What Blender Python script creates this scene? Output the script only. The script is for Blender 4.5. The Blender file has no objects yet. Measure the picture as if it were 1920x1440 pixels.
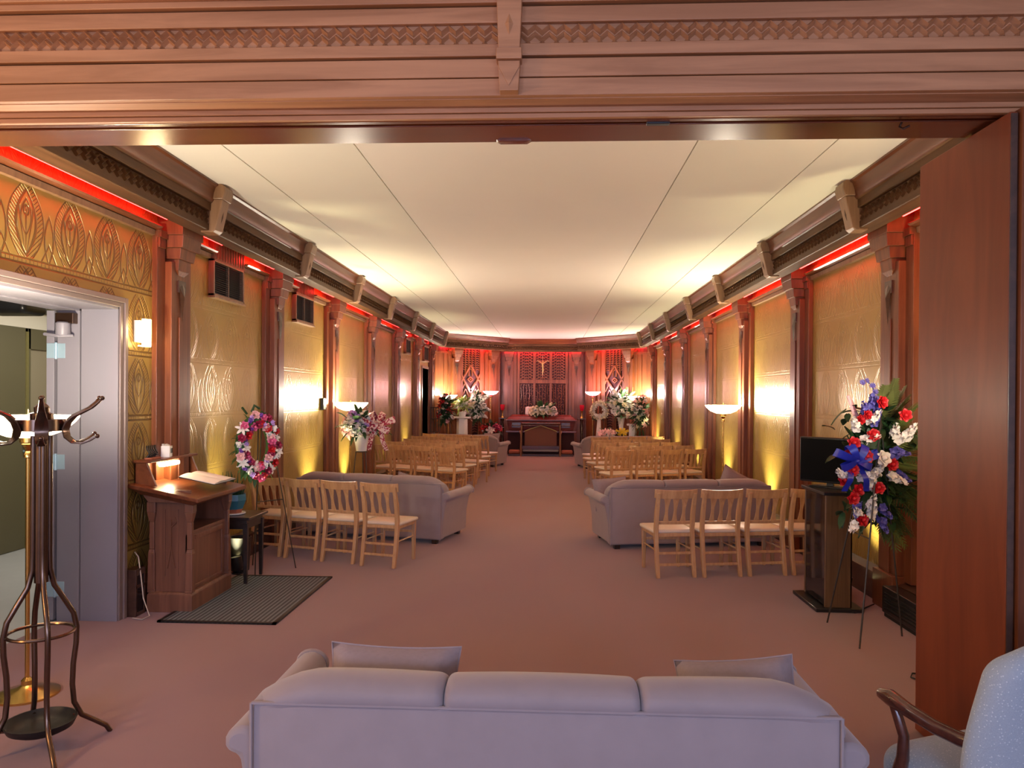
import bpy, bmesh, math, random
from mathutils import Vector, Matrix
from math import sin, cos, pi, radians as R, sqrt

random.seed(7)
scene = bpy.context.scene
COL = scene.collection

# ------------------------------------------------------------------ camera, world, exposure, large lights
cam_data = bpy.data.cameras.new('camera')
cam = bpy.data.objects.new('camera', cam_data)
COL.objects.link(cam)
cam_data.sensor_width = 36.0
cam_data.lens = 36.0 * 1420 / 1920
cam_data.clip_start = 0.05
cam.location = (0.18, 0.0, 1.70)
cam.rotation_euler = (Matrix.Rotation(R(2.742), 3, 'Z') @ Matrix.Rotation(R(90 - 0.25), 3, 'X') @ Matrix.Rotation(R(0.40), 3, 'Z')).to_euler()
cam_data.shift_y = 30.2 / 1920
scene.camera = cam

scene.view_settings.view_transform = 'Standard'
scene.view_settings.look = 'None'
scene.view_settings.gamma = 1.0
scene.view_settings.use_curve_mapping = False
scene.view_settings.exposure = 0.3

world = bpy.data.worlds.new('world')
scene.world = world
world.use_nodes = True
world.node_tree.nodes['Background'].inputs[0].default_value = (0.55, 0.68, 1.0, 1)
world.node_tree.nodes['Background'].inputs[1].default_value = 0.6


def light(name, kind, loc, energy, color, rot=(0, 0, 0), **kw):
    d = bpy.data.lights.new(name, kind)
    d.energy = energy
    d.color = color
    for k, v in kw.items():
        setattr(d, k, v)
    o = bpy.data.objects.new(name, d)
    o.location = loc
    o.rotation_euler = rot
    COL.objects.link(o)
    return o


DAY = (0.50, 0.60, 1.0)
# daylight through three assumed tall windows of the front room, unseen behind the camera
for wx in (-2.4, 0.2, 2.8):
    light('daylight', 'AREA', (wx, -3.95, 2.05), 96, DAY, (R(90), 0, 0), shape='RECTANGLE', size=1.5, size_y=1.4)
# assumed lamp, unseen left of the camera: bare point light that warms the header
light('assumed_front_room_light', 'POINT', (-3.4, 1.4, 1.75), 95, (1.0, .60, .22), shadow_soft_size=.12)
# daylight in the side hall beyond the open door, from an assumed unseen source
light('hall_daylight', 'AREA', (-4.6, 3.1, 2.0), 105, (0.60, 0.72, 1.0), (R(90), 0, 0), shape='RECTANGLE', size=1.6, size_y=1.8)
light('hall_fill_light', 'AREA', (-4.3, 7.6, 2.84), 42, (1.0, 0.95, 0.80), (0, 0, 0), shape='RECTANGLE', size=.6, size_y=2.4)  # added fill, no fixture: brightens the hall wall and floor, spares the jamb


# ------------------------------------------------------------------ mesh builder
class MB:
    def __init__(s):
        s.v = []
        s.f = []

    def add(s, vs, fs, M=None):
        b = len(s.v)
        if M is not None:
            vs = [tuple(M @ Vector(p)) for p in vs]
        s.v += [tuple(p) for p in vs]
        s.f += [tuple(i + b for i in f) for f in fs]
        return s

    def merge(s, o, M=None):
        return s.add(o.v, o.f, M)

    def box(s, x0, x1, y0, y1, z0, z1, M=None):
        x0, x1 = min(x0, x1), max(x0, x1)
        y0, y1 = min(y0, y1), max(y0, y1)
        z0, z1 = min(z0, z1), max(z0, z1)
        vs = [(x0, y0, z0), (x1, y0, z0), (x1, y1, z0), (x0, y1, z0), (x0, y0, z1), (x1, y0, z1), (x1, y1, z1), (x0, y1, z1)]
        fs = [(0, 3, 2, 1), (4, 5, 6, 7), (0, 1, 5, 4), (1, 2, 6, 5), (2, 3, 7, 6), (3, 0, 4, 7)]
        return s.add(vs, fs, M)

    def frustum(s, r0, r1, z0, z1, M=None):
        """r = (x0,x1,y0,y1) rectangle at z0 and at z1"""
        a, b, c, d = r0
        e, f, g, h = r1
        vs = [(a, c, z0), (b, c, z0), (b, d, z0), (a, d, z0), (e, g, z1), (f, g, z1), (f, h, z1), (e, h, z1)]
        fs = [(0, 3, 2, 1), (4, 5, 6, 7), (0, 1, 5, 4), (1, 2, 6, 5), (2, 3, 7, 6), (3, 0, 4, 7)]
        return s.add(vs, fs, M)

    def prism(s, poly, a, b, axis='y', M=None):
        """extrude a 2d polygon; axis y: poly=(x,z); axis x: poly=(y,z); axis z: poly=(x,y)"""
        n = len(poly)

        def P(p, t):
            return {'y': (p[0], t, p[1]), 'x': (t, p[0], p[1]), 'z': (p[0], p[1], t)}[axis]
        vs = [P(p, a) for p in poly] + [P(p, b) for p in poly]
        fs = [tuple(range(n)), tuple(range(2 * n - 1, n - 1, -1))]
        fs += [(i, i + n, (i + 1) % n + n, (i + 1) % n) for i in range(n)]
        return s.add(vs, fs, M)

    def lathe(s, prof, n=24, c=(0, 0, 0), M=None, caps=True):
        vs = []
        for r, z in prof:
            for i in range(n):
                a = 2 * pi * i / n
                vs.append((c[0] + r * cos(a), c[1] + r * sin(a), c[2] + z))
        fs = []
        for j in range(len(prof) - 1):
            for i in range(n):
                k = (i + 1) % n
                fs.append((j * n + i, j * n + k, (j + 1) * n + k, (j + 1) * n + i))
        if caps:
            fs.append(tuple(range(n - 1, -1, -1)))
            m = (len(prof) - 1) * n
            fs.append(tuple(range(m, m + n)))
        return s.add(vs, fs, M)

    def tube(s, pts, r, n=8, closed=False, flat=None, M=None):
        pts = [Vector(p) for p in pts]
        m = len(pts)
        rs = r if isinstance(r, (list, tuple)) else [r] * m
        vs = []
        up = None
        for i, p in enumerate(pts):
            if closed:
                t = pts[(i + 1) % m] - pts[i - 1]
            else:
                t = pts[min(i + 1, m - 1)] - pts[max(i - 1, 0)]
            t.normalize()
            if up is None:
                up = Vector((0, 0, 1)) if abs(t.z) < 0.9 else Vector((1, 0, 0))
            a = up - t * up.dot(t)
            if a.length < 1e-5:
                a = t.orthogonal()
            a.normalize()
            up = a
            b = t.cross(a)
            for k in range(n):
                q = 2 * pi * k / n
                ra = rs[i]
                rb = rs[i] * (flat if flat else 1)
                vs.append(p + a * (cos(q) * ra) + b * (sin(q) * rb))
        fs = []
        for i in range(m if closed else m - 1):
            j = (i + 1) % m
            for k in range(n):
                l = (k + 1) % n
                fs.append((i * n + k, i * n + l, j * n + l, j * n + k))
        if not closed:
            fs.append(tuple(range(n - 1, -1, -1)))
            fs.append(tuple(range((m - 1) * n, m * n)))
        return s.add(vs, fs, M)

    def grid(s, fn, nu, nv, M=None):
        vs = [fn(i / nu, j / nv) for j in range(nv + 1) for i in range(nu + 1)]
        w = nu + 1
        fs = [(j * w + i, j * w + i + 1, (j + 1) * w + i + 1, (j + 1) * w + i) for j in range(nv) for i in range(nu)]
        return s.add(vs, fs, M)

    def ball(s, c, r, n=10, m=6, M=None):
        if not isinstance(r, (tuple, list)):
            r = (r, r, r)
        vs = [(c[0], c[1], c[2] - r[2])]
        for j in range(1, m):
            t = pi * j / m - pi / 2
            for i in range(n):
                a = 2 * pi * i / n
                vs.append((c[0] + r[0] * cos(t) * cos(a), c[1] + r[1] * cos(t) * sin(a), c[2] + r[2] * sin(t)))
        vs.append((c[0], c[1], c[2] + r[2]))
        fs = [(0, 1 + (i + 1) % n, 1 + i) for i in range(n)]
        for j in range(m - 2):
            for i in range(n):
                k = (i + 1) % n
                fs.append((1 + j * n + i, 1 + j * n + k, 1 + (j + 1) * n + k, 1 + (j + 1) * n + i))
        l = len(vs) - 1
        b = 1 + (m - 2) * n
        fs += [(b + i, b + (i + 1) % n, l) for i in range(n)]
        return s.add(vs, fs, M)

    def rbox(s, x0, x1, y0, y1, z0, z1, r=0.03, k=3, m=4, bulge=0.0, warp=None, M=None):
        """rounded soft box; bulge pushes the faces out"""
        c = Vector(((x0 + x1) / 2, (y0 + y1) / 2, (z0 + z1) / 2))
        h = Vector((abs(x1 - x0) / 2, abs(y1 - y0) / 2, abs(z1 - z0) / 2))
        rr = min(r, h.x * .999, h.y * .999, h.z * .999)

        def axis(hh):
            i = hh - rr
            L = [-hh + rr * (1 - cos(0.5 * pi * q / k)) if False else -hh + rr * q / k for q in range(k)]
            L += [-i + 2 * i * q / m for q in range(m + 1)]
            L += [i + rr * (q + 1) / k for q in range(k)]
            return L
        ax = [axis(h.x), axis(h.y), axis(h.z)]
        n = len(ax[0])
        idx = {}
        vs = []

        def vid(i, j, l):
            key = (i, j, l)
            if key in idx:
                return idx[key]
            p = Vector((ax[0][i], ax[1][j], ax[2][l]))
            q = Vector([max(-(h[a] - rr), min(h[a] - rr, p[a])) for a in range(3)])
            d = p - q
            if d.length > 1e-9:
                p = q + d.normalized() * rr
            if bulge:
                u = [p[a] / h[a] for a in range(3)]
                for a in range(3):
                    b_, c_ = (a + 1) % 3, (a + 2) % 3
                    p[a] += bulge * u[a] * max(0, 1 - u[b_] ** 2) * max(0, 1 - u[c_] ** 2)
            p = p + c
            if warp:
                p = Vector(warp(p))
            idx[key] = len(vs)
            vs.append(p)
            return idx[key]
        fs = []
        e = n - 1
        for i in range(e):
            for j in range(e):
                fs.append((vid(i, j, 0), vid(i, j + 1, 0), vid(i + 1, j + 1, 0), vid(i + 1, j, 0)))
                fs.append((vid(i, j, e), vid(i + 1, j, e), vid(i + 1, j + 1, e), vid(i, j + 1, e)))
                fs.append((vid(i, 0, j), vid(i + 1, 0, j), vid(i + 1, 0, j + 1), vid(i, 0, j + 1)))
                fs.append((vid(i, e, j), vid(i, e, j + 1), vid(i + 1, e, j + 1), vid(i + 1, e, j)))
                fs.append((vid(0, i, j), vid(0, i, j + 1), vid(0, i + 1, j + 1), vid(0, i + 1, j)))
                fs.append((vid(e, i, j), vid(e, i + 1, j), vid(e, i + 1, j + 1), vid(e, i, j + 1)))
        return s.add(vs, fs, M)

    def mesh(s, name, mat, smooth=40):
        me = bpy.data.meshes.new(name)
        me.from_pydata(s.v, [], s.f)
        bm = bmesh.new()
        bm.from_mesh(me)
        bmesh.ops.recalc_face_normals(bm, faces=bm.faces)
        bm.to_mesh(me)
        bm.free()
        if mat:
            me.materials.append(mat)
        if smooth:
            me.shade_smooth()
            me.set_sharp_from_angle(angle=R(smooth))
        return me

    def build(s, name, mat, parent=None, smooth=40, bevel=0, label=None):
        return inst(name, s.mesh(name, mat, smooth), parent, bevel, label)


def inst(name, me, parent=None, bevel=0, label=None, M=None):
    o = bpy.data.objects.new(name, me)
    COL.objects.link(o)
    if parent:
        o.parent = parent
    if M is not None:
        o.matrix_local = M
    if bevel:
        b = o.modifiers.new('bevel', 'BEVEL')
        b.width = bevel
        b.segments = 2
        b.limit_method = 'ANGLE'
        b.angle_limit = R(35)
    if label:
        o['label'] = label
    return o


def tag(o, label, cat, group=None, kind=None):
    o['label'] = label
    o['category'] = cat
    if group:
        o['group'] = group
    if kind:
        o['kind'] = kind
    return o


def thing(name, label, cat, loc=(0, 0, 0), rz=0, group=None):
    o = bpy.data.objects.new(name, None)
    o.empty_display_size = .1
    COL.objects.link(o)
    o.location = loc
    o.rotation_euler = (0, 0, rz)
    return tag(o, label, cat, group)


def structure(o, label=None, cat=None):
    o['kind'] = 'structure'
    if label:
        o['label'] = label
    if cat:
        o['category'] = cat
    return o


def node(name, loc=(0, 0, 0)):
    o = bpy.data.objects.new(name, None)
    o.location = loc
    COL.objects.link(o)
    return o


def dup(root, loc, rz, label, group=None):
    r = root.copy()
    COL.objects.link(r)
    r.location = loc
    r.rotation_euler = (0, 0, rz)
    r['label'] = label
    if group:
        r['group'] = group
    for ch in KIDS(root):
        c = ch.copy()
        COL.objects.link(c)
        c.parent = r
        for g in KIDS(ch):
            d = g.copy()
            COL.objects.link(d)
            d.parent = c
    return r


def KIDS(o):
    return [c for c in bpy.data.objects if c.parent == o]


def TRS(loc, rot=(0, 0, 0), sc=1):
    M = Matrix.Translation(Vector(loc))
    for a, ax in zip(rot, 'XYZ'):
        pass
    e = Matrix.Rotation(rot[2], 4, 'Z') @ Matrix.Rotation(rot[1], 4, 'Y') @ Matrix.Rotation(rot[0], 4, 'X')
    S = Matrix.Diagonal((sc, sc, sc, 1)) if not isinstance(sc, (tuple, list)) else Matrix.Diagonal((*sc, 1))
    return M @ e @ S


def aim(loc, d, roll=0, sc=1):
    """local +Z along d"""
    q = Vector(d).normalized().to_track_quat('Z', 'Y').to_matrix().to_4x4()
    return Matrix.Translation(Vector(loc)) @ q @ Matrix.Rotation(roll, 4, 'Z') @ Matrix.Scale(sc, 4)


# ------------------------------------------------------------------ materials
class NT:
    def __init__(s, name):
        s.m = bpy.data.materials.new(name)
        s.m.use_nodes = True
        s.t = s.m.node_tree
        s.b = s.t.nodes['Principled BSDF']

    def n(s, typ, **kw):
        x = s.t.nodes.new(typ)
        for k, v in kw.items():
            setattr(x, k, v)
        return x

    def put(s, sock, v):
        if hasattr(v, 'is_output'):
            s.t.links.new(v, sock)
        elif isinstance(v, (tuple, list)) and len(v) == 3 and sock.type == 'RGBA':
            sock.default_value = (*v, 1)
        else:
            sock.default_value = v

    def M(s, op, a, b=None, c=None):
        x = s.n('ShaderNodeMath', operation=op)
        s.put(x.inputs[0], a)
        if b is not None:
            s.put(x.inputs[1], b)
        if c is not None:
            s.put(x.inputs[2], c)
        return x.outputs[0]

    def smooth(s, v, a, b):
        x = s.n('ShaderNodeMapRange', interpolation_type='SMOOTHSTEP')
        s.put(x.inputs[0], v)
        x.inputs[1].default_value = a
        x.inputs[2].default_value = b
        return x.outputs[0]

    def mix(s, f, a, b):
        x = s.n('ShaderNodeMix', data_type='RGBA')
        s.put(x.inputs[0], f)
        s.put(x.inputs[6], a)
        s.put(x.inputs[7], b)
        return x.outputs[2]

    def noise(s, vec, scale, detail=3, dist=0, rough=.5):
        x = s.n('ShaderNodeTexNoise')
        if vec is not None:
            s.put(x.inputs['Vector'], vec)
        x.inputs['Scale'].default_value = scale
        x.inputs['Detail'].default_value = detail
        x.inputs['Distortion'].default_value = dist
        x.inputs['Roughness'].default_value = rough
        return x.outputs[0]

    def coords(s, scale=(1, 1, 1), kind='Object'):
        tc = s.n('ShaderNodeTexCoord')
        mp = s.n('ShaderNodeMapping')
        mp.inputs['Scale'].default_value = scale
        s.t.links.new(tc.outputs[kind], mp.inputs[0])
        return mp.outputs[0]

    def bump(s, h, strength=.3, dist=.01):
        x = s.n('ShaderNodeBump')
        x.inputs['Strength'].default_value = strength
        x.inputs['Distance'].default_value = dist
        s.put(x.inputs['Height'], h)
        s.t.links.new(x.outputs[0], s.b.inputs['Normal'])

    def set(s, **kw):
        for k, v in kw.items():
            s.put(s.b.inputs[k.replace('_', ' ')], v)
        return s


def plain(name, col, rough=.5, metal=0.0, var=.12, scale=30, bump=0, coat=0, sheen=0, spec=.5):
    t = NT(name)
    nz = t.noise(t.coords(), scale, 4)
    c2 = tuple(max(0, c * (1 - var)) for c in col)
    c1 = tuple(min(1, c * (1 + var)) for c in col)
    t.set(Base_Color=t.mix(nz, c2, c1), Roughness=rough, Metallic=metal, Coat_Weight=coat, Sheen_Weight=sheen)
    t.b.inputs['Specular IOR Level'].default_value = spec
    if bump:
        t.bump(nz, bump, .004)
    return t.m


def wood(name, dark, lite, axis='Y', rough=.34, scale=1.0, coat=.25, streak=9):
    t = NT(name)
    sc = {'X': (.6, streak, streak), 'Y': (streak, .6, streak), 'Z': (streak, streak, .6)}[axis]
    v = t.coords(tuple(a * scale for a in sc))
    a = t.noise(v, 1.6, 6, .7, .6)
    b = t.noise(t.coords((.5, .5, .5)), 1.3, 2)
    f = t.M('ADD', t.M('MULTIPLY', t.smooth(a, .3, .7), .75), t.M('MULTIPLY', b, .25))
    t.set(Base_Color=t.mix(f, dark, lite), Roughness=rough, Coat_Weight=coat, Coat_Roughness=.22)
    t.bump(a, .05, .004)
    return t.m


def glow(name, col, strength, base=(.8, .8, .8)):
    t = NT(name)
    t.set(Base_Color=base, Roughness=.4, Emission_Color=col, Emission_Strength=strength)
    return t.m


WD, WL = (.10, .025, .009), (.225, .070, .024)
M_woodX = wood('cherry_wood_x', WD, WL, 'X')
M_woodY = wood('cherry_wood_y', WD, WL, 'Y')
M_woodZ = wood('cherry_wood_z', WD, WL, 'Z', coat=.10)
for m in (M_woodX, M_woodY, M_woodZ):
    m.node_tree.nodes['Principled BSDF'].inputs['Specular IOR Level'].default_value = .35
M_headX = wood('walnut_header_wood', (.31, .128, .050), (.51, .238, .105), 'X', rough=.45, coat=.1)
M_soffit = wood('red_soffit_wood', (.085, .018, .006), (.17, .042, .013), 'X', rough=.22, coat=.5)
M_corn = wood('brown_cornice_wood', (.058, .025, .010), (.125, .058, .024), 'Y', rough=.5, coat=0)
M_cornX = wood('brown_cornice_wood_across', (.058, .025, .010), (.125, .058, .024), 'X', rough=.5, coat=0)
for m in (M_corn, M_cornX):
    m.node_tree.nodes['Principled BSDF'].inputs['Specular IOR Level'].default_value = .2
M_cove = wood('red_cove_wood', (.075, .020, .007), (.15, .048, .017), 'Y', rough=.32, coat=.08)
M_leaf = wood('red_door_wood', (.135, .024, .007), (.21, .044, .013), 'Z', rough=.38, coat=.05, streak=4)
M_leaf.node_tree.nodes['Principled BSDF'].inputs['Specular IOR Level'].default_value = .25
M_brk = wood('tan_bracket_wood', (.165, .082, .036), (.28, .15, .074), 'Z', rough=.45)
M_dark = wood('dark_base_wood', (.035, .014, .008), (.075, .032, .018), 'Y', rough=.35)
M_oak = wood('golden_oak', (.40, .21, .092), (.57, .34, .16), 'Z', rough=.36, scale=2.2, coat=.3)
M_lect = wood('lectern_wood', (.12, .045, .024), (.23, .095, .052), 'Z', rough=.38)
M_black_wood = wood('black_table_wood', (.012, .008, .006), (.035, .02, .014), 'Y', rough=.3)
M_tvwood = wood('brown_stand_wood', (.09, .045, .018), (.17, .09, .038), 'Z', rough=.35, streak=16)
M_mahog = wood('mahogany', (.05, .014, .008), (.12, .032, .016), 'X', rough=.16, coat=.7)
M_cask = wood('casket_wood', (.10, .014, .012), (.18, .03, .024), 'X', rough=.2, coat=.7)
M_pale = plain('lilac_paint', (.23, .212, .24), .45, var=.04, scale=4)
M_frame = plain('taupe_trim_paint', (.20, .145, .13), .42, var=.06, scale=6)
M_ceil = plain('cream_ceiling', (.85, .79, .72), .8, var=.03, scale=1.2)
M_ceil_side = plain('pale_green_cream_ceiling', (.80, .765, .675), .8, var=.03, scale=1.2)
M_plaster = plain('cream_plaster', (.74, .69, .60), .8, var=.03, scale=2)
M_fabric = plain('taupe_velour', (.285, .225, .215), .85, var=.10, scale=9, bump=.12, sheen=.25)
M_pillow = plain('taupe_linen', (.29, .22, .21), .9, var=.12, scale=60, bump=.2)
M_vinyl = plain('cream_vinyl', (.66, .56, .42), .42, var=.05, scale=12)
M_brass = plain('brass', (.70, .44, .13), .22, 1.0, var=.1, scale=5)
M_bronze = plain('bronze', (.13, .08, .055), .24, .9, var=.2, scale=14)
M_iron = plain('black_iron', (.02, .018, .016), .5, .4, var=.2)
M_wire = plain('dark_wire', (.06, .05, .04), .45, .6)
M_black = plain('black_plastic', (.012, .012, .013), .32, var=.1)
M_gloss = plain('black_glass', (.006, .006, .007), .06, var=.05)
M_white = plain('white_ceramic', (.80, .79, .76), .3, var=.03)
M_paper = plain('white_paper', (.82, .78, .74), .7, var=.03, scale=12)
M_blue = plain('blue_glaze', (.035, .155, .21), .3, var=.2, scale=8)
M_terra = plain('terracotta', (.35, .10, .05), .7, var=.1)
M_steel = plain('steel_hinge', (.36, .50, .58), .35, .3, var=.05)
M_hall = plain('olive_hall_paint', (.12, .105, .058), .6, var=.06, scale=3)
M_hallp = plain('grey_hall_panel', (.27, .23, .16), .6, var=.05, scale=3)
M_hallfloor = plain('grey_hall_tile', (.40, .40, .41), .5, var=.08, scale=5)
M_gilt = plain('gilt_edge', (.52, .46, .20), .3, .7, var=.1)
M_leafg = plain('leaf_green', (.035, .10, .03), .5, var=.5, scale=18)
M_leafd = plain('dark_leaf_green', (.018, .055, .018), .5, var=.5, scale=18)
M_palm = plain('palm_green', (.11, .15, .035), .5, var=.5, scale=14)
M_lime = plain('lime_green', (.30, .40, .09), .5, var=.25, scale=14)
M_cord = plain('pale_cord', (.55, .48, .38), .5)
M_skirt = plain('dark_velvet', (.030, .008, .010), .9, var=.2)
M_ribbon_blue = plain('blue_satin', (.012, .022, .33), .3, var=.2)
M_ribbon_white = plain('white_satin', (.78, .72, .66), .35, var=.05)
M_ribbon_yellow = plain('yellow_satin', (.80, .55, .04), .4, var=.1)
M_red_tube = glow('red_lamp_tube', (1.0, .012, .010), 47.0, (.6, .05, .05))
M_red_apse = glow('red_altar_lamp_tube', (1.0, .02, .06), 80.0, (.6, .05, .05))
M_bowl = glow('lit_alabaster_bowl', (1.0, .82, .50), 7.0, (.9, .85, .7))
M_bowl_pink = glow('lit_pink_bowl', (1.0, .62, .66), 7.0, (.9, .8, .8))
M_sconce = glow('lit_sconce_glass', (1.0, .72, .34), 9.0, (.9, .85, .7))
M_bulb = glow('lit_desk_lamp', (1.0, .78, .42), 22.0)
M_lens = glow('uplight_lens', (1.0, .80, .34), 12.0)
M_redglass = plain('red_votive_glass', (.55, .01, .03), .12, var=.1)
M_duct = wood('red_grid_wood', (.14, .04, .018), (.24, .08, .035), 'Z', rough=.4)


def mat_carpet():
    t = NT('rose_carpet')
    v = t.coords()
    a = t.noise(v, 420, 2)
    b = t.noise(v, .9, 3, .4)
    c = t.mix(b, (.185, .080, .075), (.245, .109, .103))
    t.set(Base_Color=t.mix(t.M('MULTIPLY', a, .35), c, (.14, .06, .054)), Roughness=.95, Sheen_Weight=.3)
    t.bump(a, .35, .004)
    return t.m


def mat_gold(name, contrast, relief, edge):
    """embossed gold wall covering: repeating palm and ogive motif, 0.43 m wide and 0.50 m high"""
    t = NT(name)
    M = t.M
    g = t.n('ShaderNodeNewGeometry')
    sp = t.n('ShaderNodeSeparateXYZ')
    t.t.links.new(g.outputs['Position'], sp.inputs[0])
    Y, Z = sp.outputs[1], sp.outputs[2]
    u = M('SUBTRACT', M('FRACT', M('DIVIDE', Y, .43)), .5)
    u = M('ABSOLUTE', u)                                   # 0 centre .. 0.5 edge, mirrored
    v = M('FRACT', M('DIVIDE', M('ADD', Z, .02), .50))

    def line(f, w):
        return M('SUBTRACT', 1.0, t.smooth(M('ABSOLUTE', f), w * .45, w))
    q = M('DIVIDE', M('SUBTRACT', v, .55), .40)
    wv = M('MULTIPLY', M('SUBTRACT', 1.0, M('MULTIPLY', q, q)), .21)
    f1 = M('SUBTRACT', u, wv)                              # ogive leaf outline
    L = line(f1, .034)
    inside = t.smooth(f1, .005, -.012)
    ang = M('ARCTAN2', u, M('SUBTRACT', v, .10))
    ray = line(M('SINE', M('MULTIPLY', ang, 13)), .55)     # radiating veins
    L = M('MAXIMUM', L, M('MULTIPLY', M('MULTIPLY', ray, inside), t.smooth(v, .80, .70)))
    eye = M('SUBTRACT', M('SQRT', M('ADD', M('MULTIPLY', u, u), M('POWER', M('SUBTRACT', v, .70), 2))), .055)
    L = M('MAXIMUM', L, line(eye, .022))
    rib = line(M('SINE', M('MULTIPLY', M('ADD', v, M('MULTIPLY', u, -.75)), 56)), .62)
    band = M('MULTIPLY', t.smooth(f1, .02, .035), t.smooth(f1, .17, .155))
    L = M('MAXIMUM', L, M('MULTIPLY', M('MULTIPLY', rib, band), t.smooth(v, .10, .16)))
    L = M('MAXIMUM', L, M('MULTIPLY', line(M('SUBTRACT', f1, .165), .02), t.smooth(v, .1, .15)))
    q2 = M('DIVIDE', M('SUBTRACT', v, .40), .30)
    f2 = M('SUBTRACT', M('SUBTRACT', .5, u), M('MULTIPLY', M('SUBTRACT', 1.0, M('MULTIPLY', q2, q2)), .10))
    L = M('MAXIMUM', L, line(f2, .024))                    # side leaf on the seam
    L = M('MAXIMUM', L, M('MULTIPLY', line(M('SUBTRACT', v, .035), .016), edge))
    L = M('MAXIMUM', L, M('MULTIPLY', line(M('SUBTRACT', v, .105), .016), edge))
    tri = M('SUBTRACT', M('SUBTRACT', .5, u), M('MULTIPLY', M('SUBTRACT', .34, v), .75))
    L = M('MAXIMUM', L, M('MULTIPLY', line(tri, .022), t.smooth(v, .10, .12)))
    q3 = M('DIVIDE', M('SUBTRACT', v, .62), .22)
    f4 = M('SUBTRACT', u, M('MULTIPLY', M('SUBTRACT', 1.0, M('MULTIPLY', q3, q3)), .11))
    L = M('MAXIMUM', L, line(f4, .020))
    bead = M('MULTIPLY', line(M('SINE', M('MULTIPLY', u, 38)), .35), line(M('SUBTRACT', v, .07), .04))
    L = M('MAXIMUM', L, bead)
    nz = t.noise(t.coords(), 2.2, 3)
    gold = t.mix(nz, (.31, .195, .042), (.40, .265, .064))
    fine = t.noise(t.coords((1, 30, 1)), 14, 2)
    col = t.mix(M('MULTIPLY', L, contrast), gold, (.13, .066, .016))
    t.set(Base_Color=col, Metallic=.35, Roughness=M('ADD', .27, M('MULTIPLY', fine, .16)))
    t.bump(M('SUBTRACT', 1.0, L), relief, .012)
    return t.m


def mat_mat():
    t = NT('ribbed_rubber_mat')
    g = t.n('ShaderNodeNewGeometry')
    sp = t.n('ShaderNodeSeparateXYZ')
    t.t.links.new(g.outputs['Position'], sp.inputs[0])
    s = t.M('SINE', t.M('MULTIPLY', sp.outputs[0], 2 * pi / .036))
    t.set(Base_Color=t.mix(t.smooth(s, -.5, .6), (.042, .050, .058), (.15, .175, .20)), Roughness=.9)
    t.bump(s, .5, .004)
    return t.m


def mat_armfab():
    t = NT('speckled_blue_grey_fabric')
    v = t.coords()
    vo = t.n('ShaderNodeTexVoronoi')
    t.put(vo.inputs['Vector'], v)
    vo.inputs['Scale'].default_value = 95
    spot = t.smooth(vo.outputs['Distance'], .26, .14)
    w = t.noise(v, 260, 2)
    base = t.mix(w, (.25, .285, .305), (.35, .39, .415))
    t.set(Base_Color=t.mix(t.M('MULTIPLY', spot, .55), base, (.66, .68, .64)), Roughness=.9, Sheen_Weight=.3)
    t.bump(w, .3, .003)
    return t.m


M_carpet, M_mat, M_armfab = mat_carpet(), mat_mat(), mat_armfab()
M_gold = mat_gold('embossed_gold_wallcovering', .22, .35, .35)
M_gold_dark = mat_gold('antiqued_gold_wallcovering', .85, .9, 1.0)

# ------------------------------------------------------------------ the setting
HW = 3.04                     # half width of the chapel, wall to wall
CEIL = 3.46
PY = [6.29 + 2.36 * k for k in range(7)]
YF, YB = 3.27, 3.57           # soffit of the header over the opening
END = 21.2                    # where the side walls turn into the apse facets
AX, AY = 1.30, 22.94
BACK = 23.40

b = MB()
b.box(-5.2, 5.2, -4.0, 3.57, -.06, 0)
b.box(-HW - .44, HW + .44, 3.57, BACK + .2, -.06, 0)
structure(b.build('floor', M_carpet, smooth=0))
structure(MB().box(-5.7, -HW - .44, 3.2, 10.2, -.06, -.004).build('floor', M_hallfloor, smooth=0))

# chapel ceiling: five long boards with thin open joints
cl = structure(node('ceiling', (0, 12, CEIL)), 'cream ceiling of long boards over the chapel', 'ceiling')
seams = [-2.98, -2.13, -1.19, 1.19, 2.13, 2.98]
for i in range(5):
    g0 = 0 if i == 0 else .005
    g1 = 0 if i == 4 else .005
    o = MB().box(seams[i] + g0, seams[i + 1] - g1, -8.55, 11.5, 0, .03).build('ceiling_board', M_ceil if i == 2 else M_ceil_side, cl, 0)
MB().box(-3.5, 3.5, -8.55, 11.6, .034, .10).build('ceiling_backing', M_ceil, cl, 0)
structure(MB().box(-5.2, 5.2, -4.1, 3.20, 3.42, 3.5).build('ceiling', M_plaster, smooth=0))
structure(MB().box(-5.75, -HW - .44, 3.1, 10.2, 2.86, 2.95).build('ceiling', M_plaster, smooth=0))


def side_x(s, u):
    return s * (HW - u)


# side walls, the left one with the doorway to the hall and a second dark doorway near the altar
b = MB()
D0, D1, DH = 3.75, 5.52, 2.35
E0, E1, EH = 19.15, 20.12, 2.42
for y0, y1, z0, z1 in ((3.14, D0, 0, 3.6), (D0, D1, DH, 3.6), (D1, E0, 0, 3.6), (E0, E1, EH, 3.6), (E1, END + .1, 0, 3.6)):
    b.box(-HW - .44, -HW, y0, y1, z0, z1)
wl = structure(b.build('wall_left', M_gold, smooth=0))
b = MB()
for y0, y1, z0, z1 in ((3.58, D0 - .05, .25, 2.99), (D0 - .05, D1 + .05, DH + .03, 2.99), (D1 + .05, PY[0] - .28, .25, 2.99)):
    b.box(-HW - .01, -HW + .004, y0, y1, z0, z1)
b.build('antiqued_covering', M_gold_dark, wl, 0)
structure(MB().box(HW, HW + .44, 3.14, END + .1, 0, 3.6).build('wall_right', M_gold, smooth=0))

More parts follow.
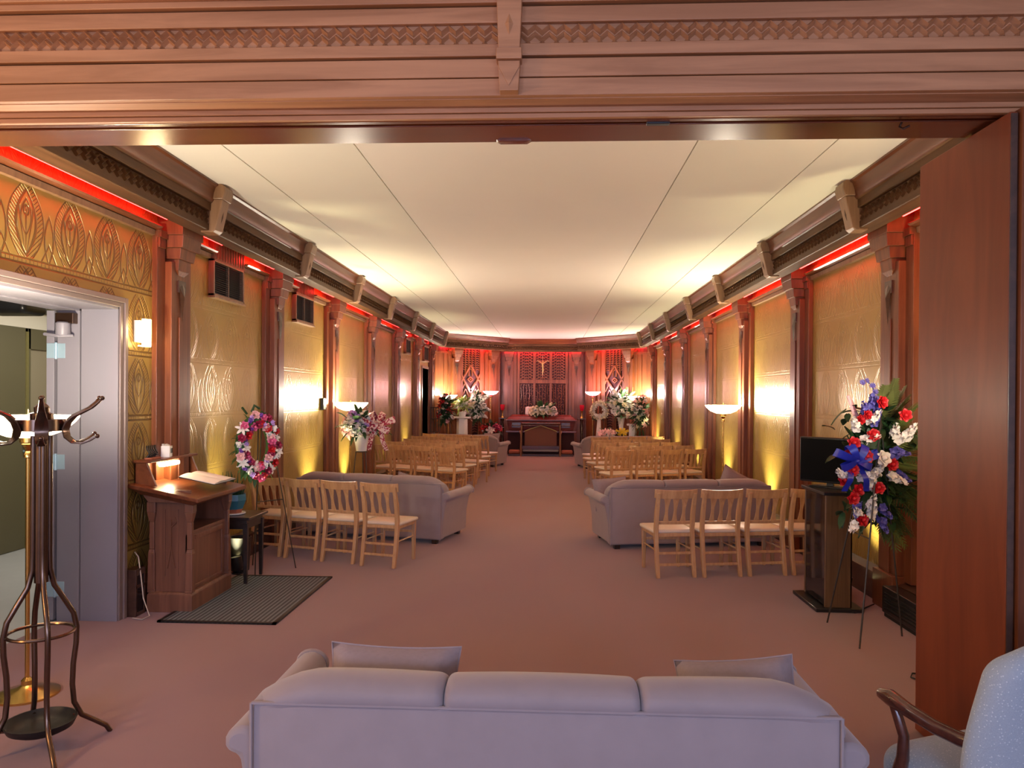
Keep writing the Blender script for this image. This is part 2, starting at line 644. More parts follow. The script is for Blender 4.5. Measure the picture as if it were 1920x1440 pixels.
# apse: two angled facets, returns and the recessed centre
b = MB()
for s in (-1, 1):
    n = Vector((s * .7071, .7071, 0))
    p0, p1 = Vector((s * HW, END, 0)), Vector((s * AX, AY, 0))
    q = [p0, p1, p1 + n * .3, p0 + n * .3]
    b.prism([(p.x, p.y) for p in q], 0, 3.6, 'z')
    b.box(s * AX, s * (AX + .3), AY - .02, BACK + .1, 0, 3.6)
b.box(-1.6, 1.6, BACK, BACK + .2, 0, 3.6)
structure(b.build('wall_back', M_woodZ, smooth=0))

# front room shell and hall shell
b = MB()
b.box(-5.3, -5.2, -4.1, 3.2, 0, 3.5)
structure(b.build('wall_front_left', M_plaster, smooth=0))
structure(MB().box(5.2, 5.3, -4.1, 3.2, 0, 3.5).build('wall_front_right', M_plaster, smooth=0))
b = MB()
WX = (-2.4, .2, 2.8)
xs = [-5.3]
for w in WX:
    xs += [w - .75, w + .75]
xs += [5.3]
for i in range(0, len(xs), 2):
    b.box(xs[i], xs[i + 1], -4.2, -4.0, 0, 3.5)
for w in WX:
    b.box(w - .75, w + .75, -4.2, -4.0, 0, .75)
    b.box(w - .75, w + .75, -4.2, -4.0, 2.75, 3.5)
structure(b.build('wall_rear', M_plaster, smooth=0))
for i, w in enumerate(WX):
    f = MB()
    for x in (w - .75, w - .02, w + .71):
        f.box(x, x + .04, -4.16, -4.08, .75, 2.75)
    for z in (.75, 1.74, 2.71):
        f.box(w - .75, w + .75, -4.16, -4.08, z, z + .04)
    structure(f.build('assumed_window_%d' % (i + 1), M_white, smooth=0))  # assumed windows, added behind the camera as openings for the daylight
b = MB()
b.box(-5.75, -5.6, 3.1, 10.2, 0, 2.9)
b.box(-5.7, -3.4, 10.1, 10.2, 0, 2.9)
b.box(-5.7, -3.4, 2.9, 3.0, 0, 2.9)
structure(b.build('wall_hall', M_hall, smooth=0))

# front wall carrying the header: to both sides of the opening
b = MB()
b.box(-5.2, -HW, 3.14, 3.57, 0, 3.5)
b.box(2.42, 5.2, 3.14, 3.57, 0, 2.94)
structure(b.build('wall_front', M_woodZ, smooth=0))


# ---- header over the opening
hd = structure(node('trim_1', (0, 3.14, 2.9)), 'wide carved wooden header over the opening to the chapel', 'header')


def hpart(name, mb, mat, bevel=.003, smooth=30):
    o = mb.build(name, mat, hd, smooth, bevel)
    o.matrix_parent_inverse = Matrix.Translation((0, -3.14, -2.9))
    return o


F = 3.137
X0, X1 = -5.2, 5.2
b = MB().box(X0, X1, F + .03, YB, 2.945, 3.5)
hpart('core', b, M_headX, 0)
for z0, z1, d in ((2.948, 3.020, .0), (3.024, 3.100, .003), (3.108, 3.158, .012), (3.244, 3.310, .012), (3.318, 3.345, .03), (3.345, 3.42, .05)):
    hpart('fascia_plank', MB().box(X0, X1, F - d, F + .05, z0, z1), M_headX)
hpart('band_backing', MB().box(X0, X1, F + .012, F + .05, 3.158, 3.244), M_headX, 0)


def zigzag(mb, p0, d, length, n_out, zc, amp, half, proud, period, base):
    """a raised zigzag ribbon along direction d, ridge standing 'proud' off the band"""
    n = int(length / (period / 2))
    vs = []
    for i in range(n + 1):
        q = Vector(p0) + Vector(d) * (i * period / 2)
        z = zc + (amp if i % 2 else -amp)
        for dz, o in ((-half, base), (0, base + proud), (half, base)):
            w = q + Vector(n_out) * o
            vs.append((w.x, w.y, z + dz))
    fs = []
    for i in range(n):
        for k in range(2):
            fs.append((i * 3 + k, i * 3 + k + 1, (i + 1) * 3 + k + 1, (i + 1) * 3 + k))
    mb.add(vs, fs)


b = MB()
P = .0597
zigzag(b, (-3.02, F + .012, 0), (1, 0, 0), 6.0, (0, -1, 0), 3.222, .0125, .0125, .026, P, 0)
zigzag(b, (-3.02, F + .012, 0), (1, 0, 0), 6.0, (0, -1, 0), 3.192, .0125, .0125, .018, P, 0)
for i in range(int(6.0 / P)):
    x = -3.02 + (i) * P
    c = 3.166
    b.add([(x - .013, F + .012, c + .002), (x, F + .012, c - .010), (x + .013, F + .012, c + .002), (x, F + .012, c + .016), (x, F - .008, c + .003)],
          [(0, 1, 4), (1, 2, 4), (2, 3, 4), (3, 0, 4)])
hpart('carved_band', b, M_headX, 0, 0)
# lower members and the polished soffit with its track
hpart('lower_strip', MB().box(X0, X1, YF - .012, YF + .05, 2.924, 2.946), M_headX)
hpart('lower_strip', MB().box(X0, X1, YF - .003, YF + .05, 2.902, 2.923), M_headX)
b = MB().box(X0, X1, YF + .02, YF + .055, 2.9, 2.95)
b.box(X0, X1, YF + .085, YB, 2.9, 2.95)
b.box(X0, X1, YF + .05, YF + .09, 2.925, 2.95)
hpart('soffit', b, M_soffit)
hpart('sliding_track', MB().box(-2.9, .66, YF + .056, YF + .084, 2.918, 2.93), M_black, 0)
hpart('track_stop', MB().box(.60, .70, YF + .055, YF + .085, 2.893, 2.925), M_black)
b = MB()
kx = .01
b.prism([(kx - .085, 2.902), (kx - .062, 2.890), (kx + .062, 2.890), (kx + .085, 2.902)], YB - .04, YB + .004)
hpart('door_stop_block', b, M_soffit)
b = MB().tube([(1.70, 3.36, 2.9), (1.69, 3.36, 2.88), (1.70, 3.35, 2.868), (1.725, 3.34, 2.878)], .005, 6)
hpart('small_hook', b, M_bronze, 0)
# centre bracket of the header
kx = .01
b = MB().box(kx - .052, kx + .052, F - .075, F + .02, 3.322, 3.42)
hpart('bracket_cap', b, M_headX)
b = MB().prism([(kx - .052, 3.322), (kx - .044, 3.118), (kx + .044, 3.118), (kx + .052, 3.322)], F - .058, F + .02)
hpart('bracket_body', b, M_headX)
b = MB().add([(kx - .017, F - .058, 3.215), (kx, F - .058, 3.17), (kx + .017, F - .058, 3.215), (kx, F - .058, 3.258), (kx, F - .074, 3.215)],
             [(0, 1, 4), (1, 2, 4), (2, 3, 4), (3, 0, 4)])
hpart('carved_diamond', b, M_headX, 0, 0)
hpart('bracket_collar', MB().box(kx - .052, kx + .052, F - .066, F + .02, 3.072, 3.118), M_headX)
b = MB().prism([(kx - .046, 3.072), (kx - .038, 2.95), (kx + .038, 2.95), (kx + .046, 3.072)], F - .048, F + .02)
b.prism([(kx - .043, 3.069), (kx - .043, 3.045), (kx, 2.968), (kx + .043, 3.045), (kx + .043, 3.069)], F - .053, F - .04)
hpart('bracket_foot', b, M_headX, .002)

# right jamb of the opening and the folded door leaf standing in it
b = MB().box(2.105, 2.145, 3.19, 3.57, 0, 2.9).box(2.145, 2.42, 3.30, 3.57, 0, 2.9)
b.box(2.175, 2.43, 3.15, 3.30, 0, 2.9)
structure(b.build('trim_2', M_woodZ, smooth=30, bevel=.003))
dl = structure(thing('door_3', 'tall glossy red wood folding door leaf standing open at the opening', 'door', (2.07, 3.6, 0)))
MB().box(0, .03, -.385, .372, .012, 2.888).build('leaf', M_leaf, dl, 0, .003)
MB().box(.002, .028, -.390, -.384, .02, 2.88).build('edge_strip', M_dark, dl, 0)


# ---- chapel cornices
PROF_BODY = [(0, 3.26), (.22, 3.26), (.22, 3.075), (.365, 3.075), (.372, 3.08), (.372, 3.130), (.352, 3.134), (.352, 3.236), (.388, 3.240), (.388, 3.304), (.402, 3.310), (0, 3.312)]
PROF_COVE = [(0, 3.312), (.402, 3.311), (.412, 3.325), (.420, 3.385), (.436, 3.432), (.456, 3.445), (.456, 3.462), (0, 3.462)]


def sweep(mb, path, prof, s=1):
    """path of (x, y) with the room on its right-hand side; profile (inward offset, z)"""
    rings = []
    for i, p in enumerate(path):
        p = Vector(p)
        ns = []
        if i > 0:
            d = (p - Vector(path[i - 1])).normalized()
            ns.append(Vector((d.y, -d.x)))
        if i < len(path) - 1:
            d = (Vector(path[i + 1]) - p).normalized()
            ns.append(Vector((d.y, -d.x)))
        n = sum(ns, Vector((0, 0)))
        n = n / n.dot(ns[0])
        rings.append([(s * (p.x + n.x * u), p.y + n.y * u, z) for u, z in prof])
    m = len(prof)
    vs = [v for r in rings for v in r]
    fs = [(j * m + i, j * m + (i + 1) % m, (j + 1) * m + (i + 1) % m, (j + 1) * m + i) for j in range(len(rings) - 1) for i in range(m)]
    fs += [tuple(range(m)), tuple(range((len(rings) - 1) * m, len(rings) * m))]
    mb.add(vs, fs)


def bracket(name, parent, M):
    """local x = out from the wall, y along the wall"""
    br = MB().prism([(.30, 3.062), (.400, 3.062), (.428, 3.085), (.486, 3.335), (.30, 3.335)], -.072, .072, 'y').mesh(name, M_brk, 30)
    o = inst(name, br, parent, .006, None, M)
    cp = MB().prism([(.30, 3.335), (.492, 3.335), (.512, 3.40), (.506, 3.445), (.482, 3.462), (.30, 3.462)], -.088, .088, 'y').mesh('bracket_cap', M_brk, 30)
    inst('bracket_cap', cp, o, .006)
    q = MB().add([(.443, -.028, 3.20), (.430, 0, 3.115), (.443, .028, 3.20), (.468, 0, 3.285), (.462, 0, 3.195)], [(0, 1, 4), (1, 2, 4), (2, 3, 4), (3, 0, 4)])
    q.add([(.4415, -.036, 3.20), (.424, 0, 3.10), (.4415, .036, 3.20), (.466, 0, 3.30)], [(0, 1, 2, 3)])
    inst('carved_diamond', q.mesh('carved_diamond', M_dark, 0), o)
    return o


for s, nm, lab in ((-1, 'trim_3', 'carved brown cornice along the left wall and left apse facet'), (1, 'trim_4', 'carved brown cornice along the right wall and right apse facet')):
    co = structure(node(nm), lab, 'cornice')
    path = [(-HW, 3.50), (-HW, END), (-AX, AY)]
    b = MB()
    sweep(b, path, PROF_BODY, -s)
    b.build('cornice_body', M_corn, co, 30)
    b = MB()
    sweep(b, path, PROF_COVE, -s)
    b.build('cornice_cove', M_cove, co, 30)
    b = MB()
    for zc, pr in ((3.203, .02), (3.165, .016)):
        zigzag(b, (s * (HW - .352), 3.58, 0), (0, 1, 0), END - 3.75, (-s, 0, 0), zc, .015, .016, pr, .088, 0)
        zigzag(b, (s * (HW - .352), END - .146, 0), (-s * .7071, .7071, 0), 2.26, (-s * .7071, -.7071, 0), zc, .015, .016, pr, .088, 0)
    b.build('carved_band', M_corn, co, 0)
    for y in PY:
        M = Matrix.Translation((s * HW, y, 0)) @ (Matrix.Rotation(pi, 4, 'Z') if s > 0 else Matrix.Identity(4))
        bracket('bracket', co, M)
co = structure(node('trim_5'), 'carved cornice over the altar screen', 'cornice')
b = MB()
sweep(b, [(-AX, BACK), (AX, BACK)], PROF_BODY)
b.build('cornice_body', M_cornX, co, 30)
b = MB()
sweep(b, [(-AX, BACK), (AX, BACK)], PROF_COVE)
b.build('cornice_cove', M_woodX, co, 30)
b = MB()
for zc, pr in ((3.203, .02), (3.165, .016)):
    zigzag(b, (-AX, BACK - .352, 0), (1, 0, 0), 2 * AX, (0, -1, 0), zc, .015, .016, pr, .088, 0)
b.build('carved_band', M_cornX, co, 0)


# ---- pilasters
def make_pilaster(M, label):
    """local x = out from the wall, y along the wall"""
    p = structure(thing('pilaster', label, 'pilaster'))
    p.matrix_world = M
    b = MB().box(0, .10, -.16, .16, .3, 2.80).box(.10, .112, -.045, .045, .3, 2.35)
    b.box(0, .14, -.18, .18, 0, .30)
    b.build('shaft', M_woodZ, p, 0, .004)
    for y in (-1, 1):
        q = MB().box(-.0, .045, y * .16, y * .29, .26, 3.03).box(-.0, .060, y * .175, y * .275, 2.90, 2.98)
        q.box(0, .075, y * .165, y * .285, 2.98, 3.04)
        q.build('stile', M_woodZ, p, 0, .003)
    c = MB()
    for z0, z1, u, h in ((2.74, 2.83, .135, .105), (2.83, 2.92, .165, .135), (2.92, 3.02, .20, .165), (3.02, 3.26, .215, .195)):
        c.frustum((0, u - .012, -h + .012, h - .012), (0, u, -h, h), z0, z1)
    c.frustum((0, .10, -.05, .05), (0, .123, -.093, .093), 2.70, 2.74)
    c.build('capital', M_woodZ, p, 0, .003)
    k = MB().add([(.113, -.05, 2.60), (.113, -.022, 2.42), (.113, 0, 2.30), (.113, .022, 2.42), (.113, .05, 2.60), (.113, 0, 2.63), (.132, 0, 2.52)],
                 [(0, 1, 6), (1, 2, 6), (2, 3, 6), (3, 4, 6), (4, 5, 6), (5, 0, 6)])
    k.box(.100, .1125, -.062, .062, 2.56, 2.66)
    k.build('carved_leaf', M_dark, p, 0)
    return p


def ordinal(k):
    return ('first', 'second', 'third', 'fourth', 'fifth', 'sixth', 'seventh')[k]


for s, side in ((-1, 'left'), (1, 'right')):
    for k, y in enumerate(PY):
        M = Matrix.Translation((s * HW, y, 0)) @ (Matrix.Rotation(pi, 4, 'Z') if s > 0 else Matrix.Identity(4))
        make_pilaster(M, 'wooden wall pilaster with stepped capital, %s from the opening on the %s wall' % (ordinal(k), side))
for s, side in ((-1, 'left'), (1, 'right')):
    for t, w in ((.30, 'outer'), (.86, 'inner')):
        p = Vector((s * HW, END, 0)).lerp(Vector((s * AX, AY, 0)), t)
        a = math.atan2(-.7071, -s * .7071)
        M = Matrix.Translation(p) @ Matrix.Rotation(a, 4, 'Z') @ Matrix.Diagonal((1, .92, 1, 1))
        make_pilaster(M, 'wooden pilaster at the %s edge of the %s altar lattice' % (w, side))
    M = Matrix.Translation((s * 1.03, BACK, 0)) @ Matrix.Rotation(-pi / 2, 4, 'Z') @ Matrix.Diagonal((.6, .8, 1, 1))
    make_pilaster(M, 'wooden pilaster beside the %s edge of the central altar screen' % side)

# ---- ledges with the red lamp tubes behind them, base boards
VENT = {-1: {0: (7.02, 7.74), 1: (9.36, 10.08), 4: (16.72, 17.30), 5: (19.2, 19.9)}, 1: {}}
for s, side in ((-1, 'left'), (1, 'right')):
    lg = structure(node('trim_%d' % (6 if s < 0 else 7)), 'narrow wooden ledge over the gold panels of the %s wall, red lamps behind' % side, 'ledge')
    spans = [(3.6, PY[0] - .30)] + [(PY[k] + .29, PY[k + 1] - .29) for k in range(6)]
    led, mold, tube, duct = MB(), MB(), MB(), MB()
    for i, (y0, y1) in enumerate(spans):
        v = VENT[s].get(i - 1)
        segs = [(y0, v[0]), (v[1], y1)] if v else [(y0, y1)]
        for a, c in segs:
            led.prism([(s * HW, 3.035), (s * (HW - .085), 3.04), (s * (HW - .10), 3.052), (s * (HW - .10), 3.06), (s * HW, 3.06)], a, c, 'y')
            mold.prism([(s * HW, 2.985), (s * (HW - .03), 2.99), (s * (HW - .035), 3.03), (s * HW, 3.035)], a, c, 'y')
            tube.tube([(s * (HW - .15), a + .04, 3.115), (s * (HW - .15), c - .04, 3.115)], .012, 8)
        if v:
            duct.box(s * HW, s * (HW - .055), v[0], v[1], 2.99, 3.26)
            for j in range(12):
                yy = v[0] + (j + .5) * (v[1] - v[0]) / 12
                duct.box(s * (HW - .055), s * (HW - .063), yy - .012, yy + .012, 3.0, 3.25)
    led.build('ledge_board', M_woodY, lg, 0)
    mold.build('ledge_molding', M_brk, lg, 0)
    t = tube.build('red_lamp_tubes', M_red_tube, lg)
    if duct.v:
        duct.build('duct_panel', M_duct, lg, 0)
    bb = structure(node('baseboard_%s' % side), 'dark wooden base board along the %s wall' % side, 'base board')
    b = MB()
    yy = [(D1 + .1, E0 - .08), (E1 + .08, END)] if s < 0 else [(3.6, END)]
    for a, c in yy:
        b.prism([(s * HW, 0), (s * (HW - .085), 0), (s * (HW - .085), .215), (s * HW, .235)], a, c, 'y')
        b.prism([(s * HW, .2355), (s * (HW - .095), .216), (s * (HW - .095), .236), (s * HW, .262)], a, c, 'y')
    b.build('board', M_dark, bb, 0)
# red tubes over the apse
for s in (-1, 1):
    d = Vector((-s * .7071, .7071, 0))
    p = Vector((s * HW, END, 3.115)) + Vector((-s * .7071, -.7071, 0)) * .15
    o = structure(MB().tube([p + d * .3, p + d * 2.3], .013, 8).build('trim_8', M_red_apse))
structure(MB().tube([(-1.2, BACK - .15, 3.115), (1.2, BACK - .15, 3.115)], .013, 8).build('trim_9', M_red_apse))


# ---- carved altar screens (dark openwork in a wooden frame)
def bar(mb, p, q, w, t, M=None):
    """flat bar between 2d points in the local x-z plane, thickness t along -y"""
    p, q = Vector((p[0], 0, p[1])), Vector((q[0], 0, q[1]))
    d = (q - p).normalized()
    n = Vector((-d.z, 0, d.x)) * (w / 2)
    vs = [p - n, q - n, q + n, p + n]
    vs = vs + [v + Vector((0, -t, 0)) for v in vs]
    mb.add(vs, [(0, 1, 2, 3), (7, 6, 5, 4), (0, 4, 5, 1), (1, 5, 6, 2), (2, 6, 7, 3), (3, 7, 4, 0)], M)


sc_ = structure(node('trim_10', (0, BACK, 0)), 'carved three-panel lattice screen behind the casket', 'screen')
MB().box(-.80, .80, -.012, 0, .3, 3.24).build('backing', M_skirt, sc_, 0)
f = MB()
for x in (-.74, -.25, .25, .74):
    f.box(x - .035, x + .035, -.07, -.01, .3, 3.22)
f.box(-.78, .78, -.075, -.01, 2.12, 2.24)
f.box(-.78, .78, -.07, -.01, 3.16, 3.24)
f.build('screen_frame', M_woodZ, sc_, 0, .003)
l = MB()
for px in (-.495, 0, .495):
    for cx in (-.135, 0, .135):
        bar(l, (px + cx - .068, 2.24), (px + cx - .068, 3.16), .014, .03)
        for r in range(10):
            z = 2.29 + r * .088
            sg = {-.135: 1, .135: -1}.get(cx, 0)
            if sg:
                bar(l, (px + cx - .06, z - .03 * sg), (px + cx + .06, z + .03 * sg), .030, .03)
                bar(l, (px + cx - .02, z + .03), (px + cx + .02, z + .055), .02, .034)
            else:
                bar(l, (px - .06, z - .015), (px, z + .02), .034, .03)
                bar(l, (px, z + .02), (px + .06, z - .015), .034, .03)
                l.ball((px, -.02, z - .02), (.016, .016, .016), 6, 4)
    bar(l, (px + .2025, 2.24), (px + .2025, 3.16), .014, .03)
l.build('upper_fretwork', M_woodZ, sc_, 0)
l = MB()
rnd = random.Random(3)
for px in (-.495, 0, .495):
    for j in range(5):
        x = px - .17 + j * .085
        pts = [(x + .014 * sin(z * 9 + j * 2), -.02, .9 + z) for z in [i * .08 for i in range(16)]]
        l.tube(pts, .008, 5)
        for r in range(14):
            z = .95 + r * .084 + rnd.uniform(-.02, .02)
            sg = rnd.choice((-1, 1))
            bar(l, (x, z), (x + sg * .038, z + .04), .017, .022)
l.build('lower_fretwork', M_woodZ, sc_, 0)

for s, nm in ((-1, 'trim_11'), (1, 'trim_12')):
    p = Vector((s * HW, END, 0)).lerp(Vector((s * AX, AY, 0)), .525)
    fc = structure(node(nm, p), 'carved lattice panel with pointed arches on the %s apse facet' % ('left' if s < 0 else 'right'), 'screen')
    fc.rotation_euler = (0, 0, -s * R(45))
    MB().box(-.36, .36, -.010, 0, .3, 3.22).build('backing', M_skirt, fc, 0)
    l = MB()
    for x in (-.36, -.19, -.06, .06, .19, .36):
        bar(l, (x, 2.30), (x, 3.2), .022, .045)
    for x in (-.36, .36):
        bar(l, (x, .5), (x, 3.2), .03, .055)
    bar(l, (-.36, 3.2), (.36, 3.2), .05, .05)
    for c in (-.275, -.125, 0, .125, .275):
        for r in range(11):
            z = 2.48 + r * .065
            w = .06 if abs(c) > .2 else .045
            bar(l, (c - w, z), (c, z + .03), .018, .03)
            bar(l, (c, z + .03), (c + w, z), .018, .03)
    for sg in (-1, 1):
        bar(l, (0, 2.62), (sg * .36, 2.10), .05, .06)
        bar(l, (0, 1.78), (sg * .36, 2.36), .05, .06)
        bar(l, (sg * .18, 2.12), (sg * .02, 1.90), .03, .05)
        for a, c in (((.18, 2.12), (.34, 1.86)), ((.02, 1.86), (.02, .5)), ((.05, 1.70), (.18, 1.92)), ((.18, 1.92), (.31, 1.70)), ((.31, 1.70), (.31, .5)), ((.06, 1.70), (.06, .5))):
            bar(l, (sg * a[0], a[1]), (sg * c[0], c[1]), .026, .045)
        for r in range(14):
            z = 1.62 - r * .075
            bar(l, (sg * .07, z), (sg * .185, z + .035), .016, .03)
            bar(l, (sg * .185, z + .035), (sg * .30, z), .016, .03)
    bar(l, (-.10, 2.20), (0, 2.27), .03, .04)
    bar(l, (0, 2.27), (.10, 2.20), .03, .04)
    bar(l, (-.10, 2.20), (0, 2.12), .03, .04)
    bar(l, (0, 2.12), (.10, 2.20), .03, .04)
    l.ball((0, -.03, 2.20), (.04, .02, .025), 8, 5)
    l.build('fretwork', M_woodZ, fc, 0)
    # plain board panels of the outer facet
    q = Vector((s * HW, END, 0)).lerp(Vector((s * AX, AY, 0)), .13)
    pb = structure(node('trim_%d' % (13 if s < 0 else 14), q), 'pale lit board panel at the outer end of the %s apse facet' % ('left' if s < 0 else 'right'), 'panel')
    pb.rotation_euler = (0, 0, -s * R(45))
    g = MB().box(-.30, -.012, -.018, .0, .26, 2.92).box(.012, .30, -.018, 0, .26, 2.92).box(-.32, .32, -.03, 0, 2.92, 2.99)
    g.build('boards', M_woodZ, pb, 0, .003)


# ---- doorway to the hall on the left
dr = structure(node('door_1', (-HW, D1, 0)), 'pale lilac door frame of the hall doorway beside the gold wall', 'door')


def dpart(name, mb, mat, bevel=0, smooth=0):
    o = mb.build(name, mat, dr, smooth, bevel)
    o.matrix_parent_inverse = Matrix.Translation((HW, -D1, 0))
    return o


W = -HW
b = MB().box(W - .01, W + .022, D1, D1 + .045, 0, DH + .035).box(W - .01, W + .022, D0 - .045, D0, 0, DH + .035).box(W - .01, W + .022, D0, D1, DH, DH + .035)
b.box(W - .01, W + .034, D1 + .045, D1 + .085, 0, DH + .075).box(W - .01, W + .034, D0 - .085, D0 - .045, 0, DH + .075).box(W - .01, W + .034, D0 - .045, D1 + .045, DH + .035, DH + .075)
dpart('casing', b, M_frame, .004)
b = MB().box(W - .27, W + .012, D1 - .018, D1 + .004, 0, DH).box(W - .27, W + .012, D0, D0 + .015, 0, DH).box(W - .27, W + .012, D0, D1, DH - .018, DH + .004)
dpart('jamb_lining', b, M_pale, .002)
b = MB().box(W - .445, W - .275, D1 - .03, D1 + .004, 0, DH).box(W - .445, W - .275, D0, D0 + .03, 0, DH).box(W - .445, W - .275, D0, D1, DH - .03, DH + .004)
dpart('rebate', b, M_pale, .002)
b = MB().box(W - .52, W - .462, D1 - .045, D1 + .90, .01, DH - .03)
dpart('open_leaf', b, M_pale, .003)
for z in (2.02, 1.19, .24):
    h = MB().tube([(W - .452, D1 - .037, z - .062), (W - .452, D1 - .037, z + .062)], .010, 10)
    h.box(W - .445, W - .385, D1 - .033, D1 - .028, z - .055, z + .055).box(W - .515, W - .457, D1 - .050, D1 - .044, z - .055, z + .055)
    dpart('hinge', h, M_steel, .001)
b = MB().box(W - .43, W - .29, D1 - .085, D1 - .02, 2.22, 2.30)
dpart('closer_body', b, M_bronze, .006)
b = MB().lathe([(.045, 0), (.05, .01), (.05, .09), (.04, .1)], 16, (W - .37, D1 - .08, 2.13))
b.tube([(W - .30, D1 - .07, 2.13), (W - .38, D1 - .12, 2.125), (W - .50, D1 - .10, 2.14)], .012, 8)
dpart('closer_drum', b, M_pale, 0, 40)
# hall: the olive door and gilt strips across the passage
HX = -5.6
hd_ = structure(node('door_2', (HX, 8.0, 0)), 'olive panelled hall door with gilt edge strips seen through the doorway', 'door')


def hp(name, mb, mat, bevel=0):
    o = mb.build(name, mat, hd_, 0, bevel)
    o.matrix_parent_inverse = Matrix.Translation((-HX, -8.0, 0))
    return o


hp('lintel', MB().box(HX, HX + .10, 6.2, 9.6, 2.60, 2.78), M_hall, .004)
hp('upper_band', MB().box(HX, HX + .03, 6.2, 9.6, 2.42, 2.60), M_plaster)
b = MB().box(HX, HX + .04, 7.30, 8.06, 0, 2.42).box(HX, HX + .04, 8.61, 9.2, 0, 2.42).box(HX, HX + .04, 8.10, 8.565, 2.19, 2.42).box(HX, HX + .04, 8.10, 8.565, 0, .26)
b.box(HX, HX + .04, 8.10, 8.145, 0, 2.42).box(HX, HX + .04, 8.46, 8.565, 0, 2.42)
hp('leaf_frame', b, M_hall, .004)
hp('leaf_panel', MB().box(HX, HX + .018, 8.145, 8.46, .26, 2.19), M_hallp)
hp('gilt_strip', MB().box(HX, HX + .05, 8.565, 8.61, 0, 2.38), M_gilt)
hp('gilt_strip', MB().box(HX, HX + .05, 8.06, 8.10, 0, 2.38), M_gilt)
hp('handle', MB().tube([(HX + .06, 8.03, 1.05), (HX + .06, 8.03, 1.30)], .012, 8).box(HX, HX + .07, 8.02, 8.04, 1.06, 1.08).box(HX, HX + .07, 8.02, 8.04, 1.27, 1.29), M_steel)
# far dark doorway
dr2 = structure(node('door_4', (-HW, 19.6, 0)), 'dark doorway near the altar end of the left wall', 'door')
o = MB().box(-HW - .2, -HW - .16, E0, E1, 0, EH).build('leaf', M_skirt, dr2, 0)
o.matrix_parent_inverse = Matrix.Translation((HW, -19.6, 0))
b = MB()
b.box(-HW - .2, -HW + .02, E0 - .06, E0, 0, EH + .06).box(-HW - .2, -HW + .02, E1, E1 + .06, 0, EH + .06).box(-HW - .2, -HW + .02, E0, E1, EH, EH + .06)
o = b.build('casing', M_brk, dr2, 0, .003)
o.matrix_parent_inverse = Matrix.Translation((HW, -19.6, 0))

# ------------------------------------------------------------------ seating
def make_chair(label, group):
    t = thing('slat_back_chair', label, 'chair', group=group)
    # local: faces +y, origin on the floor under the seat centre
    for s in (-1, 1):
        x = s * .178
        pts = [(x, -.275, 0), (x, -.235, .16), (x, -.205, .36), (x, -.20, .46), (x, -.222, .62), (x, -.275, .80)]
        vs, fs = [], []
        b = MB()
        for i, p in enumerate(pts):
            w, d = (.017, .016) if i in (0, 5) else (.019, .022)
            vs += [(p[0] - w, p[1] - d, p[2]), (p[0] + w, p[1] - d, p[2]), (p[0] + w, p[1] + d, p[2]), (p[0] - w, p[1] + d, p[2])]
        for i in range(5):
            fs += [(i * 4 + k, i * 4 + (k + 1) % 4, i * 4 + 4 + (k + 1) % 4, i * 4 + 4 + k) for k in range(4)]
        fs += [(3, 2, 1, 0), (20, 21, 22, 23)]
        b.add(vs, fs)
        b.build('rear_leg', M_oak, t, 35, .004)
        b = MB().frustum((x - .015, x + .015, .165, .195), (x - .02, x + .02, .165, .205), 0, .405)
        b.build('front_leg', M_oak, t, 35, .004)
    b = MB().box(-.195, .195, -.20, .21, .375, .408)
    b.build('seat_frame', M_oak, t, 0, .004)

    def wp(p):
        k = (p.y + .0) / .42
        return (p.x * (1 + .06 * k), p.y, p.z)
    b = MB().rbox(-.208, .208, -.19, .225, .405, .442, .016, 2, 3, .006, wp)
    b.build('seat', M_vinyl, t, 60)

    def rail(z0, z1, w, y0, cv, th):
        m = MB()
        n = 8
        vs, fs = [], []
        for i in range(n + 1):
            u = -1 + 2 * i / n
            x = u * w
            y = y0 - cv * (1 - u * u)
            dz = .010 * u * u if z0 > .7 else 0
            vs += [(x, y - th, z0 + dz), (x, y + th, z0 + dz), (x, y + th - .02 * (z1 - z0) / .1, z1 + dz), (x, y - th - .02 * (z1 - z0) / .1, z1 + dz)]
        for i in range(n):
            fs += [(i * 4 + k, i * 4 + (k + 1) % 4, i * 4 + 4 + (k + 1) % 4, i * 4 + 4 + k) for k in range(4)]
        fs += [(3, 2, 1, 0), (n * 4, n * 4 + 1, n * 4 + 2, n * 4 + 3)]
        return m.add(vs, fs)
    rail(.742, .825, .207, -.238, .02, .011).build('top_rail', M_oak, t, 35, .003)
    rail(.495, .525, .165, -.190, .015, .011).build('lower_rail', M_oak, t, 35, .003)
    for x in (-.085, 0, .085):
        b = MB()
        vs, fs = [], []
        for i in range(7):
            v = i / 6
            w = .013 + .016 * abs(2 * v - .9) ** 1.5
            z = .522 + .225 * v
            y = -.203 - .055 * v
            vs += [(x - w, y - .005, z), (x + w, y - .005, z), (x + w, y + .005, z), (x - w, y + .005, z)]
        for i in range(6):
            fs += [(i * 4 + k, i * 4 + (k + 1) % 4, i * 4 + 4 + (k + 1) % 4, i * 4 + 4 + k) for k in range(4)]
        b.add(vs, fs + [(3, 2, 1, 0), (24, 25, 26, 27)])
        b.build('back_slat', M_oak, t, 35)
    for y, z, h in ((-.247, .12, .012), (-.228, .225, .012)):
        MB().box(-.165, .165, y - .008, y + .008, z - h, z + h).build('rear_stretcher', M_oak, t, 0, .003)
    for s in (-1, 1):
        MB().tube([(s * .178, -.225, .25), (s * .178, .18, .25)], .009, 8).build('side_stretcher', M_oak, t)
    MB().box(-.165, .165, .172, .190, .28, .305).build('front_stretcher', M_oak, t, 0, .003)
    return t


chair0 = None
ORD = ('aisle end', 'second from the aisle', 'third from the aisle', 'wall end')


